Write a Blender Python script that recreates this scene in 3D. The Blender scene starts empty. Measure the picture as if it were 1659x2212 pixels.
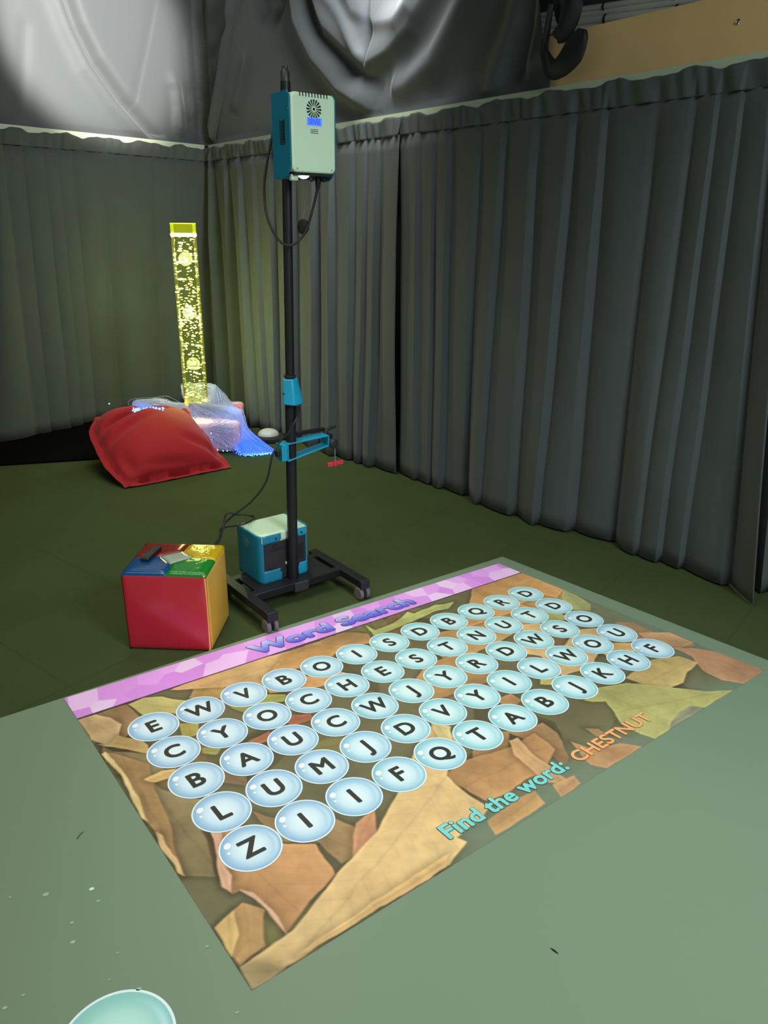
import bpy, math, random
import numpy as np
from mathutils import Vector, Matrix
random.seed(7); rng = np.random.default_rng(7)
S = bpy.context.scene; COL = S.collection
S.view_settings.view_transform = 'Standard'; S.view_settings.look = 'None'
S.view_settings.exposure = 0.0; S.view_settings.gamma = 1.0
S.view_settings.use_curve_mapping = False
PI = math.pi

# ------------------------------------------------------------------ camera
F = 1660.0; CH = 1.6; PITCH = math.radians(20.4); ROLL = math.radians(0.6)
CAM = np.array([0, 0, CH])
fw = np.array([0, math.cos(PITCH), -math.sin(PITCH)])
rt = math.cos(ROLL) * np.array([1., 0, 0]) + math.sin(ROLL) * np.array([0, math.sin(PITCH), math.cos(PITCH)])
dn = np.cross(fw, rt)
cd = bpy.data.cameras.new('camera'); cam = bpy.data.objects.new('camera', cd); COL.objects.link(cam)
cd.sensor_fit = 'VERTICAL'; cd.sensor_height = 36.0; cd.lens = F / 2212 * 36.0; cd.clip_start = 0.02
cam.matrix_world = Matrix(((rt[0], -dn[0], -fw[0], 0), (rt[1], -dn[1], -fw[1], 0), (rt[2], -dn[2], -fw[2], CH), (0, 0, 0, 1)))
S.camera = cam

# survey helpers: where a sight line meets a level, or an upright plane of the room
def sight(x, y): return rt * ((x - 829.5) / F) + dn * ((y - 1106) / F) + fw
def flr(x, y, z=0.0):
    d = sight(x, y); return CAM + (z - CH) / d[2] * d
def at_depth(x, y, Y):
    d = sight(x, y); return CAM + d * (Y / d[1])
def upright(x, y, p0, p1):
    n = np.array([-(p1[1] - p0[1]), p1[0] - p0[0], 0.]); d = sight(x, y)
    return CAM + ((np.array([p0[0], p0[1], 0.]) - CAM) @ n) / (d @ n) * d

# ------------------------------------------------------------------ mesh helpers
def V(*a): return np.array(a, float)
class MB:
    def __init__(s): s.v = []; s.f = []; s.c = []
    def add(s, vs, fs, col=None):
        o = len(s.v); s.v += [tuple(map(float, p)) for p in vs]; s.f += [tuple(i + o for i in f) for f in fs]
        if col is not None:
            s.c += [tuple(c) for c in (col if not np.isscalar(col[0]) else [col] * len(vs))]
        return s
    def box(s, c, size, ax=None):
        """box centred at c; ax = (3 unit axes)"""
        ax = ax or (V(1, 0, 0), V(0, 1, 0), V(0, 0, 1)); h = [k / 2 for k in size]; c = np.array(c, float)
        vs = [c + ax[0] * h[0] * i + ax[1] * h[1] * j + ax[2] * h[2] * k for k in (-1, 1) for j in (-1, 1) for i in (-1, 1)]
        return s.add(vs, [(0, 2, 3, 1), (4, 5, 7, 6), (0, 1, 5, 4), (2, 6, 7, 3), (0, 4, 6, 2), (1, 3, 7, 5)])
    def prism(s, poly, o, ea, eb, en, depth):
        """outline poly in (ea,eb) at origin o, extruded along en by depth"""
        n = len(poly); o = np.array(o, float)
        a = [o + ea * p[0] + eb * p[1] for p in poly]; b = [p + en * depth for p in a]
        return s.add(a + b, [tuple(range(n))[::-1], tuple(range(n, 2 * n))] + [(i, (i + 1) % n, n + (i + 1) % n, n + i) for i in range(n)])
    def tube(s, pts, r, n=10, cap=True, smooth=0):
        pts = [np.array(p, float) for p in pts]
        if smooth: pts = catmull(pts, smooth)
        m = len(pts); rr = r if hasattr(r, '__len__') else [r] * m
        if len(rr) != m: rr = np.interp(np.linspace(0, 1, m), np.linspace(0, 1, len(rr)), rr)
        vs = []; ref = None
        for i in range(m):
            t = pts[min(i + 1, m - 1)] - pts[max(i - 1, 0)]; t = t / (np.linalg.norm(t) + 1e-12)
            if ref is None:
                ref = np.cross(t, V(0, 0, 1) if abs(t[2]) < .9 else V(1, 0, 0))
            ref = ref - t * (ref @ t); ref /= np.linalg.norm(ref) + 1e-12; b = np.cross(t, ref)
            for k in range(n):
                a = 2 * PI * k / n; vs.append(pts[i] + (ref * math.cos(a) + b * math.sin(a)) * rr[i])
        fs = [(i * n + k, i * n + (k + 1) % n, (i + 1) * n + (k + 1) % n, (i + 1) * n + k) for i in range(m - 1) for k in range(n)]
        if cap: fs += [tuple(range(n))[::-1], tuple(range((m - 1) * n, m * n))]
        return s.add(vs, fs)
    def lathe(s, prof, c, n=24, ax=None):
        """profile [(r, h)...] turned about axis ax[2] at c"""
        ax = ax or (V(1, 0, 0), V(0, 1, 0), V(0, 0, 1)); c = np.array(c, float); m = len(prof)
        vs = [c + (ax[0] * math.cos(2 * PI * k / n) + ax[1] * math.sin(2 * PI * k / n)) * max(r, 1e-5) + ax[2] * h for r, h in prof for k in range(n)]
        fs = [(i * n + k, i * n + (k + 1) % n, (i + 1) * n + (k + 1) % n, (i + 1) * n + k) for i in range(m - 1) for k in range(n)]
        return s.add(vs, fs + [tuple(range(n))[::-1], tuple(range((m - 1) * n, m * n))])
    def grid(s, P, col=None):
        """P: array [rows, cols, 3]"""
        r, c = P.shape[:2]
        return s.add(P.reshape(-1, 3), [(i * c + j, i * c + j + 1, (i + 1) * c + j + 1, (i + 1) * c + j) for i in range(r - 1) for j in range(c - 1)], col)
def catmull(p, k):
    p = [np.array(q, float) for q in p]; out = []
    for i in range(len(p) - 1):
        a, b, c, d = p[max(i - 1, 0)], p[i], p[i + 1], p[min(i + 2, len(p) - 1)]
        for j in range(k):
            t = j / k
            out.append(.5 * (2 * b + (c - a) * t + (2 * a - 5 * b + 4 * c - d) * t * t + (3 * b - a - 3 * c + d) * t ** 3))
    return out + [p[-1]]

def root_of(o):
    p = np.zeros(3)
    while o is not None: p = p + np.array(o.location); o = o.parent
    return p
def build(name, mb, m, parent=None, base=None, smooth=True, bevel=0, solid=0, angle=40, subsurf=0):
    """link the collected shapes as ONE mesh object; coordinates were given in world space"""
    loc = np.array(base, float) if (parent is None and base is not None) else np.zeros(3)
    off = root_of(parent) if parent is not None else loc
    me = bpy.data.meshes.new(name)
    me.from_pydata([tuple(np.array(p) - off) for p in mb.v], [], mb.f); me.update()
    if mb.c and len(mb.c) == len(mb.v):
        at = me.color_attributes.new('Col', 'FLOAT_COLOR', 'POINT')
        at.data.foreach_set('color', np.array([(c[0], c[1], c[2], 1) if len(c) == 3 else c for c in mb.c], np.float32).ravel())
    o = bpy.data.objects.new(name, me); COL.objects.link(o); me.materials.append(m)
    if smooth:
        me.shade_smooth(); me.set_sharp_from_angle(angle=math.radians(angle))
    o.location = loc
    if parent is not None: o.parent = parent
    if bevel:
        b = o.modifiers.new('b', 'BEVEL'); b.width = bevel; b.segments = 3; b.limit_method = 'ANGLE'; b.angle_limit = math.radians(40); b.harden_normals = False
    if subsurf:
        b = o.modifiers.new('s', 'SUBSURF'); b.levels = subsurf; b.render_levels = subsurf
    if solid:
        b = o.modifiers.new('t', 'SOLIDIFY'); b.thickness = solid; b.offset = -1
    return o
def tag(o, label=None, cat=None, group=None, kind=None):
    if label: o['label'] = label
    if cat: o['category'] = cat
    if group: o['group'] = group
    if kind: o['kind'] = kind
    return o
def thing(name, label, cat, loc, group=None):
    o = bpy.data.objects.new(name, None); COL.objects.link(o); o.location = tuple(map(float, loc)); o.empty_display_size = .05
    return tag(o, label, cat, group)

# ------------------------------------------------------------------ materials
def lin(*c):
    c = np.array(c, float) / 255
    return tuple(np.where(c <= .04045, c / 12.92, ((c + .055) / 1.055) ** 2.4))
def mat(name, col, rough=.6, metal=0., bump=0., bscale=60., vary=0., vscale=8., spec=.5, coat=0., emit=None, es=0., sheen=0., attr=None):
    m = bpy.data.materials.new(name); m.use_nodes = True; nt = m.node_tree; b = nt.nodes['Principled BSDF']
    b.inputs['Base Color'].default_value = (*col[:3], 1); b.inputs['Roughness'].default_value = rough; b.inputs['Metallic'].default_value = metal
    b.inputs['Specular IOR Level'].default_value = spec; b.inputs['Coat Weight'].default_value = coat; b.inputs['Coat Roughness'].default_value = .12
    b.inputs['Sheen Weight'].default_value = sheen
    if emit is not None:
        b.inputs['Emission Color'].default_value = (*emit, 1); b.inputs['Emission Strength'].default_value = es
    tc = nt.nodes.new('ShaderNodeTexCoord')
    if attr:
        a = nt.nodes.new('ShaderNodeAttribute'); a.attribute_name = attr; nt.links.new(a.outputs['Color'], b.inputs['Base Color'])
    elif vary:
        n = nt.nodes.new('ShaderNodeTexNoise'); n.inputs['Scale'].default_value = vscale; n.inputs['Detail'].default_value = 6
        nt.links.new(tc.outputs['Object'], n.inputs['Vector'])
        r = nt.nodes.new('ShaderNodeMixRGB'); r.inputs[1].default_value = (*[c * (1 - vary) for c in col[:3]], 1); r.inputs[2].default_value = (*[min(1, c * (1 + vary)) for c in col[:3]], 1)
        nt.links.new(n.outputs['Fac'], r.inputs[0]); nt.links.new(r.outputs[0], b.inputs['Base Color'])
    if bump:
        n = nt.nodes.new('ShaderNodeTexNoise'); n.inputs['Scale'].default_value = bscale; n.inputs['Detail'].default_value = 4
        nt.links.new(tc.outputs['Object'], n.inputs['Vector'])
        bp = nt.nodes.new('ShaderNodeBump'); bp.inputs['Strength'].default_value = bump; bp.inputs['Distance'].default_value = .01
        nt.links.new(n.outputs['Fac'], bp.inputs['Height']); nt.links.new(bp.outputs['Normal'], b.inputs['Normal'])
    return m
def emitmat(name, col, strength):
    return mat(name, col, .5, emit=col, es=strength)
def glow_attr(name, base, cold, hot, s0, s1, rough=.3):
    """fibres / bubbles: attribute Col.r says how strongly the piece gives off light"""
    m = mat(name, base, rough); nt = m.node_tree; b = nt.nodes['Principled BSDF']
    a = nt.nodes.new('ShaderNodeAttribute'); a.attribute_name = 'Col'
    sp = nt.nodes.new('ShaderNodeSeparateColor'); nt.links.new(a.outputs['Color'], sp.inputs[0])
    mr = nt.nodes.new('ShaderNodeMapRange'); mr.inputs['To Min'].default_value = s0; mr.inputs['To Max'].default_value = s1
    nt.links.new(sp.outputs[0], mr.inputs['Value']); nt.links.new(mr.outputs[0], b.inputs['Emission Strength'])
    mx = nt.nodes.new('ShaderNodeMixRGB'); mx.inputs[1].default_value = (*cold, 1); mx.inputs[2].default_value = (*hot, 1)
    nt.links.new(sp.outputs[0], mx.inputs[0]); nt.links.new(mx.outputs[0], b.inputs['Emission Color'])
    return m

# weave fabric for the curtains
def fabric(name, col, rough=.8, vary=.12, sheen=.15, weave=900., bump=.25):
    m = mat(name, col, rough, vary=vary, vscale=5, sheen=sheen, spec=.25, bump=bump, bscale=weave); return m
M = {}
M['curtain'] = fabric('grey_curtain_cloth', (.074, .084, .079))
M['satin'] = mat('black_satin', (.082, .089, .093), .55, bump=.02, bscale=7, spec=.2, sheen=.25)
M['strap'] = mat('black_webbing', (.006, .008, .008), .6)
M['wall'] = mat('dark_wall', (.05, .05, .048), .8, bump=.1)
M['cream'] = mat('cream_paint', lin(205, 215, 180), .5, vary=.05)
M['tan'] = mat('tan_board', lin(240, 200, 138), .75, bump=.06, bscale=300, vary=.08, vscale=3)
M['ceil'] = mat('brown_ceiling', lin(120, 112, 98), .8, vary=.1)
M['steel'] = mat('bright_steel', (.74, .74, .68), .35, metal=.25, vary=.1)
M['blackp'] = mat('black_powder_coat', (.011, .011, .0125), .45, spec=.35)
M['blackr'] = mat('black_rubber', (.012, .012, .012), .6)
M['greyr'] = mat('grey_wheel', (.16, .14, .15), .5)
M['teal'] = mat('teal_metal', lin(18, 112, 140), .42, vary=.03)
M['tealb'] = mat('teal_bracket', lin(28, 150, 185), .35)
M['white'] = mat('pale_case', lin(205, 232, 200), .45, vary=.03)
M['darkpanel'] = mat('dark_panel', (.022, .02, .022), .5)
M['slot'] = mat('slot_black', (.006, .008, .008), .7)
M['red'] = mat('red_vinyl', lin(190, 40, 56), .16, spec=.5, bump=.05, bscale=9, vary=.05, vscale=4)
M['amber'] = mat('yellow_orange_vinyl', lin(232, 178, 70), .28, bump=.05, bscale=9, vary=.05, vscale=4)
M['yel'] = mat('yellow_vinyl', lin(190, 160, 14), .12, bump=.45, bscale=24)
M['grn'] = mat('green_vinyl', lin(26, 120, 38), .12, bump=.35, bscale=24)
M['blu'] = mat('blue_vinyl', lin(16, 70, 120), .14, bump=.06, bscale=16)
M['wht'] = mat('grey_white_vinyl', lin(160, 170, 150), .12, bump=.12, bscale=16)
M['dred'] = mat('dark_red_vinyl', lin(120, 26, 26), .14, bump=.06, bscale=16)
M['bag'] = mat('red_canvas', lin(158, 18, 26), .75, bump=.3, bscale=220, vary=.08, vscale=6, sheen=.1, spec=.3)
M['lilac'] = mat('pale_lilac_padding', lin(222, 186, 222), .5, bump=.05)
M['pinktab'] = mat('pink_red_edging', lin(225, 110, 100), .5)
M['mat'] = mat('pale_playmat', lin(123, 141, 115), .45, bump=.05, bscale=350, vary=.03, vscale=1.2, spec=.3)
M['pic'] = mat('projected_colours', (.5, .5, .5), .5, attr='Col', spec=.3)  # projector light stands in this surface colour
M['pink'] = mat('red_plastic', lin(205, 50, 75), .4)
M['chrome'] = mat('chrome', (.75, .75, .75), .2, metal=1.)
M['fur'] = mat('black_mat_rubber', (.002, .002, .0022), .95, spec=.05)
M['dome'] = mat('white_dome_plastic', lin(190, 190, 180), .35)

def carpet_mat():
    m = mat('green_needle_carpet', (.03, .045, .012), .95, spec=.1); nt = m.node_tree; b = nt.nodes['Principled BSDF']
    tc = nt.nodes.new('ShaderNodeTexCoord')
    n1 = nt.nodes.new('ShaderNodeTexNoise'); n1.inputs['Scale'].default_value = 260; n1.inputs['Detail'].default_value = 3
    n2 = nt.nodes.new('ShaderNodeTexNoise'); n2.inputs['Scale'].default_value = 2.5; n2.inputs['Detail'].default_value = 5
    br = nt.nodes.new('ShaderNodeTexBrick'); br.offset = 0; br.inputs['Scale'].default_value = 1.0; br.inputs['Mortar Size'].default_value = .004
    br.inputs['Brick Width'].default_value = .6; br.inputs['Row Height'].default_value = .6
    mp = nt.nodes.new('ShaderNodeMapping'); mp.inputs['Rotation'].default_value[2] = math.radians(-52)
    nt.links.new(tc.outputs['Object'], mp.inputs['Vector']); nt.links.new(mp.outputs[0], br.inputs['Vector'])
    for n in (n1, n2): nt.links.new(tc.outputs['Object'], n.inputs['Vector'])
    c1 = nt.nodes.new('ShaderNodeMixRGB'); c1.inputs[1].default_value = (.030, .047, .014, 1); c1.inputs[2].default_value = (.088, .112, .040, 1)
    ad = nt.nodes.new('ShaderNodeMath'); ad.operation = 'MULTIPLY_ADD'; ad.inputs[1].default_value = .65
    m2 = nt.nodes.new('ShaderNodeMath'); m2.operation = 'MULTIPLY'; m2.inputs[1].default_value = .35
    nt.links.new(n2.outputs['Fac'], m2.inputs[0]); nt.links.new(n1.outputs['Fac'], ad.inputs[0]); nt.links.new(m2.outputs[0], ad.inputs[2])
    nt.links.new(ad.outputs[0], c1.inputs[0])
    c2 = nt.nodes.new('ShaderNodeMixRGB'); c2.blend_type = 'MULTIPLY'; c2.inputs[2].default_value = (.86, .86, .84, 1)
    nt.links.new(br.outputs['Fac'], c2.inputs[0]); nt.links.new(c1.outputs[0], c2.inputs[1]); nt.links.new(c2.outputs[0], b.inputs['Base Color'])
    bp = nt.nodes.new('ShaderNodeBump'); bp.inputs['Strength'].default_value = .8; bp.inputs['Distance'].default_value = .006
    nt.links.new(n1.outputs['Fac'], bp.inputs['Height']); nt.links.new(bp.outputs['Normal'], b.inputs['Normal'])
    return m
M['carpet'] = carpet_mat()

# ------------------------------------------------------------------ the room
RZ = 2.24                                    # height of the curtain track
L0 = V(-2.753, 6.054, 0); C0 = V(-1.61, 7.498, 0); R0 = V(1.475, 3.426, 0)
dl = (L0 - C0) / np.linalg.norm(L0 - C0)     # from the corner to the left
dr = (R0 - C0) / np.linalg.norm(R0 - C0)     # from the corner to the right
nl = V(-dl[1], dl[0], 0); nl = nl if nl @ (CAM - C0) > 0 else -nl   # into the room
nr = V(-dr[1], dr[0], 0); nr = nr if nr @ (CAM - C0) > 0 else -nr
Z = V(0, 0, 1)
CEIL = 3.75
def slab(name, p, d, n, length, z0, z1, off0, off1, m, **k):
    b = MB(); a = p + n * off0; c = p + n * off1
    b.add([a + Z * z0, a + d * length + Z * z0, c + d * length + Z * z0, c + Z * z0, a + Z * z1, a + d * length + Z * z1, c + d * length + Z * z1, c + Z * z1],
          [(3, 2, 1, 0), (4, 5, 6, 7), (0, 1, 5, 4), (1, 2, 6, 5), (2, 3, 7, 6), (3, 0, 4, 7)])
    return build(name, b, m, smooth=False, **k)
fb = MB(); fb.box((0, 3.5, -.03), (14, 14, .06)); tag(build('floor', fb, M['carpet'], smooth=False), kind='structure')
fb = MB(); fb.box((0, 3.5, CEIL + .05), (14, 14, .1)); tag(build('ceiling', fb, M['ceil'], smooth=False), kind='structure')
tag(slab('wall_left', C0 - dl * .5, dl, nl, 7, 0, CEIL, -.42, -.32, M['wall']), kind='structure')
tag(slab('wall_right', C0 - dr * .5, dr, nr, 9, 0, CEIL, -.42, -.32, M['wall']), kind='structure')
# cream curtain tracks (painted boards) and the tan board above the right one
LT = 6.0
for nm, p, d, n, lab in (('trim_1', C0, dl, nl, 'cream curtain track'), ('trim_2', C0, dr, nr, 'cream curtain track')):
    tag(slab(nm, p, d, n, LT, RZ - .03, RZ + .018, -.06, -.02, M['cream']), kind='structure')
bt = upright(1300, 60, C0 - nr * .1, C0 - nr * .1 + dr)
BZ0 = RZ + .015; BZ1 = upright(1400, 28, C0 - nr * .1, R0 - nr * .1)[2]
board = slab('tan_beam', C0 + dr * 1.5, dr, nr, 4.6, BZ0, BZ1, -.16, -.1, M['tan'], )
tag(board, 'long tan board fixed along the wall above the right curtain track', 'board')
p = upright(1595, 47, C0 - nr * .1, R0 - nr * .1)
b = MB(); b.lathe([(.011, 0), (.011, .004), (.007, .007), (.006, .004), (.001, .004)], p, 16, (dr, Z, nr))
build('bolt', b, M['chrome'], parent=board, base=None)
tag(bpy.data.objects['bolt'], 'round metal bolt head')
# pipes behind the board
for i, (pa, pb, r, lab) in enumerate((((1255, 22), (1500, -14), .016, 'upper bright steel pipe running behind the tan board under the ceiling'),
                                 ((1258, 48), (1480, 20), .019, 'lower bright steel pipe resting just behind the top edge of the tan board'))):
    q0 = C0 - nr * .24; a = upright(*pa, q0, q0 + dr); c = upright(*pb, q0, q0 + dr)
    d = (c - a) / np.linalg.norm(c - a); a = a - d * .8; c = c + d * 1.5
    pr_ = thing('steel_pipe', lab, 'pipe', a, 'steel pipes behind the tan board')
    b = MB(); b.tube([a, c], r, 16); build('pipe', b, M['steel'], pr_)
    b = MB(); b.tube([a - Z * r * 1.5, c - Z * r * 1.5], r * .75, 12); build('conduit', b, M['steel'], pr_)
    for t in (.95, 1.35, 1.9):
        b = MB(); b.tube([a + d * t - d * .004, a + d * t + d * .004], r * 1.25, 16); build('cable_tie', b, M['blackr'], pr_)

# ------------------------------------------------------------------ curtains
def curtain(name, label, px, p0, d, n, hem_floor, group, top_wave=.012, seed=0):
    """px: fold lines [(x just below the heading, y there, x at hem, y at hem)]; each line is where one pleat tucks behind the next"""
    r = np.random.default_rng(seed); tops = []; hems = []
    for (xt, yt, xh, yh) in px:
        t = upright(xt, yt, p0, p0 + d); s = (t - p0) @ d
        tops.append(s)
        h = flr(xh, yh, .012) if hem_floor else upright(xh, yh, p0, p0 + d)
        hems.append(((h - p0) @ d, (h - p0) @ n, max(h[2], .012)))
    ztop = RZ - .115; NR = 26; NCB = 13
    cols = []                                # (s_top, s_hem, off_hem, z_hem, profile)
    for i in range(len(tops) - 1):
        bwid = abs(hems[i + 1][0] - hems[i][0]); A = bwid * (.09 + .14 * r.random()); kind = r.random(); last = i == len(tops) - 2
        for k in range(NCB + (1 if last else 0)):
            t = k / NCB
            if kind < .55: saw = -1 + 2 * t ** .85 + .25 * math.sin(PI * t)
            elif kind < .75: saw = .9 * math.sin(PI * t) ** .8 - .7 + .5 * t
            else: saw = -.9 + 2.6 * t if t < .35 else .01 + .9 * (t - .35) / .65 - .25 * math.sin((t - .35) / .65 * PI)
            cols.append((tops[i] + (tops[i + 1] - tops[i]) * t, *[hems[i][q] + (hems[i + 1][q] - hems[i][q]) * t for q in range(3)], A * saw, t))
    P = np.zeros((NR, len(cols), 3))
    wr = r.random((8, 4))
    for j, (st, sh, oh, zh, pf, t) in enumerate(cols):
        for k in range(NR):
            q = k / (NR - 1)                 # 0 hem .. 1 heading
            z = zh + (ztop - zh) * q
            s = sh + (st - sh) * q; flare = oh * (1 - q)
            amp = pf * (1.0 if q < .7 else 1.0 - .6 * (q - .7) / .3)
            w = sum(.0022 * math.sin(s * (5 + 9 * a) + z * (2 + 5 * b_) + c_ * 6.28) for a, b_, c_, _ in wr[:4]) * (1.3 - q)
            # a few small sideways creases
            P[k, j] = p0 + d * s + n * (flare + amp + w + .03) + Z * z
    root = thing(name, label, 'curtain', V(*(p0 + d * np.mean(tops))[:2], 0), group)
    b = MB(); b.grid(P); build('cloth_panel', b, M['curtain'], root, solid=.004, angle=70)
    # gathered heading band
    NH = 10; m = len(cols); H = np.zeros((NH, m * 2 - 1, 3)); sc = np.array([c[0] for c in cols]); ss = np.interp(np.arange(m * 2 - 1) / 2, np.arange(m), sc)
    pf = np.interp(np.arange(m * 2 - 1) / 2, np.arange(m), np.array([c[4] for c in cols]))
    for j in range(m * 2 - 1):
        s = ss[j]
        wv = top_wave * (.8 * math.sin(s * 17 + seed) + .5 * math.sin(s * 31 + 1 + seed) + .15 * math.sin(s * 71))
        for k in range(NH):
            q = k / (NH - 1); z = ztop - .004 + q * (RZ - .012 + wv * .9 - ztop)
            g = .005 * math.sin(s * 70 + 2 * math.sin(s * 13) + q * 2.2) + .004 * math.sin(s * 29 + q)
            H[k, j] = p0 + d * s + n * (pf[j] * .45 * (1 - q) + g + .036) + Z * z
    b = MB(); b.grid(H); build('heading_band', b, M['curtain'], root, solid=.004, angle=80)
    return root
left_px = [(-75, 318, 10 - 80, 958), (-35, 326, -25, 958), (4, 336, 80, 950), (44, 318, 108, 936), (88, 318, 150, 925), (118, 318, 176, 915), (150, 318, 205, 905), (215, 326, 263, 892), (284, 334, 320, 880), (329, 338, 353, 876), (372, 342, 385, 872), (400, 346, 412, 866), (446, 352, 455, 858)]
rightA_px = [(444, 350, 452, 858), (465, 352, 500, 880), (497, 346, 526, 893), (526, 342, 562, 921), (556, 336, 588, 930), (592, 330, 606, 938), (640, 322, 648, 950), (690, 312, 690, 968), (726, 306, 727, 982), (774, 297, 765, 991), (800, 293, 786, 998), (827, 288, 808, 1006), (876, 279, 872, 1018)]
rightB_px = [(868, 280, 864, 1017), (914, 272, 908, 1034), (948, 266, 935, 1043), (983, 260, 961, 1052), (1046, 248, 1013, 1066), (1102, 238, 1038, 1087), (1174, 225, 1119, 1110), (1255, 212, 1164, 1131), (1326, 198, 1245, 1143), (1435, 180, 1330, 1167), (1518, 166, 1378, 1198), (1572, 156, 1432, 1210), (1625, 148, 1480, 1224), (1690, 137, 1580, 1260), (1742, 128, 1637, 1299)]
rightC_px = [(1700, 136, 1600, 1240), (1790, 120, 1665, 1275), (1850, 110, 1740, 1300), (1920, 98, 1800, 1340)]
curtain('curtain', 'grey pleated curtain along the left wall, hem hanging over the black strip', left_px, C0, dl, nl, False, 'grey curtains', .014, 3)
curtain('curtain', 'grey curtain between the room corner and the gap behind the projector stand', rightA_px, C0, dr, nr, True, 'grey curtains', .010, 5)
curtain('curtain', 'widest grey curtain, flaring onto the carpet right of the gap', rightB_px, C0, dr, nr, True, 'grey curtains', .012, 8)
curtain('curtain', 'sliver of grey curtain tucked behind the widest curtain at its free edge', rightC_px, C0 - nr * .12, dr, nr, True, 'grey curtains', .012, 9)

# black strip on the floor below the left curtain
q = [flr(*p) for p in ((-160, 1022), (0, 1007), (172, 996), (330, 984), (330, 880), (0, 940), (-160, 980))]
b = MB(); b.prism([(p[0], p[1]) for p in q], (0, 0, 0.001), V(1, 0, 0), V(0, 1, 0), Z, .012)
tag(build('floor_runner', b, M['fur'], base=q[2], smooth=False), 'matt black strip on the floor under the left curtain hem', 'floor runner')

# ------------------------------------------------------------------ black drapes above the tracks
def seg_field(P, line, closed=False):
    """distance from points P[...,2] to a polyline and signed side"""
    best = np.full(P.shape[:-1], 1e9); side = np.zeros(P.shape[:-1]); par = np.zeros(P.shape[:-1]); n = len(line) - 1
    for i in range(n):
        a = np.array(line[i], float); c = np.array(line[i + 1], float); e = c - a; L2 = e @ e + 1e-12
        t = np.clip(((P - a) @ e) / L2, 0, 1); q = a + t[..., None] * e; d = np.linalg.norm(P - q, axis=-1)
        cr = e[0] * (P[..., 1] - a[1]) - e[1] * (P[..., 0] - a[0]); up = d < best
        side = np.where(up, np.sign(cr), side); par = np.where(up, (i + t) / n, par); best = np.where(up, d, best)
    return best, side, par
DO = -.07                                    # drapes hang a little behind the track
def drape_xy(s):                             # s<0 along the left wall, s>0 along the right wall
    return np.where((s < 0)[..., None], C0 + nl * DO + dl * (-s)[..., None], C0 + nr * DO + dr * s[..., None])
def px_sz(x, y):
    a = upright(x, y, C0 + nl * DO, C0 + nl * DO + dl); b_ = upright(x, y, C0 + nr * DO, C0 + nr * DO + dr)
    sl = (a - C0) @ dl; sr = (b_ - C0) @ dr
    return (-sl, a[2]) if sl > 0 and (x < 520) else (sr, b_[2])
def drape(name, label, s_of_z0, s_of_z1, folds, m, ns=420, nz=190, z0=RZ + .006, z1=3.7, seed=1):
    zz = np.linspace(z0, z1, nz); SS = np.zeros((nz, ns)); ZZ = np.zeros((nz, ns))
    for k, z in enumerate(zz):
        SS[k] = np.linspace(s_of_z0(z), s_of_z1(z), ns); ZZ[k] = z
    Q = np.stack([SS, ZZ], -1); D = np.zeros((nz, ns))
    for (pts, amp, wl, wr_, fade) in folds:
        line = [px_sz(*p) for p in pts]; d, sd, pa = seg_field(Q, line)
        w = np.where(sd > 0, wl, wr_)
        f = np.exp(-(d / w) ** 2)
        if fade: f = f * np.clip(np.minimum(pa, 1 - pa) / fade + .15, 0, 1)
        D += amp * f
    r = np.random.default_rng(seed)
    for _ in range(6):
        a, c, ph = r.random() * 7 - 3, r.random() * 6, r.random() * 6
        D += .006 * np.sin(SS * a * 1.5 + ZZ * c + ph)
    D *= np.clip((ZZ - z0) / .06, .15, 1)
    P = drape_xy(SS); N = np.where((SS < 0)[..., None], nl, nr)
    k_ = np.clip((SS + .12) / .24, 0, 1)[..., None]; N = nl * (1 - k_) + nr * k_
    P = P + N * (D[..., None] + .03); P[..., 2] = ZZ
    b = MB(); b.grid(P)
    o = build(name, b, m, base=P[0, ns // 2], solid=.003, angle=80)
    return tag(o, label, 'drape', 'black drapes above the curtains')
seam = [px_sz(474, 302), px_sz(500, 150), px_sz(527, 0)]
def s_seam(z): return float(np.interp(z, [p[1] for p in seam], [p[0] for p in seam]) + max(0, z - seam[-1][1]) * .15)
lf = [([(130, -40), (165, 55), (205, 135), (262, 218), (338, 302)], -.085, .06, .05, 0),
      ([(100, -40), (140, 60), (180, 145), (235, 225), (305, 302)], .05, .08, .08, 0),
      ([(50, 60), (42, 260)], -.010, .05, .05, 0), ([(332, -20), (312, 110), (288, 225)], -.006, .02, .05, 0),
      ([(452, -20), (432, 100), (402, 215)], -.010, .03, .07, 0),
      ([(512, 40), (480, 95), (452, 125)], -.03, .05, .06, .2), ([(480, 165), (445, 215), (402, 285)], -.04, .05, .08, .15),
      ([(462, 175), (425, 225), (380, 285)], .03, .05, .07, .15), ([(365, 200), (372, 290)], -.018, .06, .06, 0), ([(512, 0), (492, 150), (468, 296)], .07, .04, .06, 0), ([(365, 150), (385, 230), (380, 300)], .03, .05, .06, .2)]
drape('black_drape', 'black satin drape above the left curtain, brightly lit with a diagonal fold', lambda z: -3.2, lambda z: s_seam(z), lf, M['satin'], seed=4)
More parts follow.
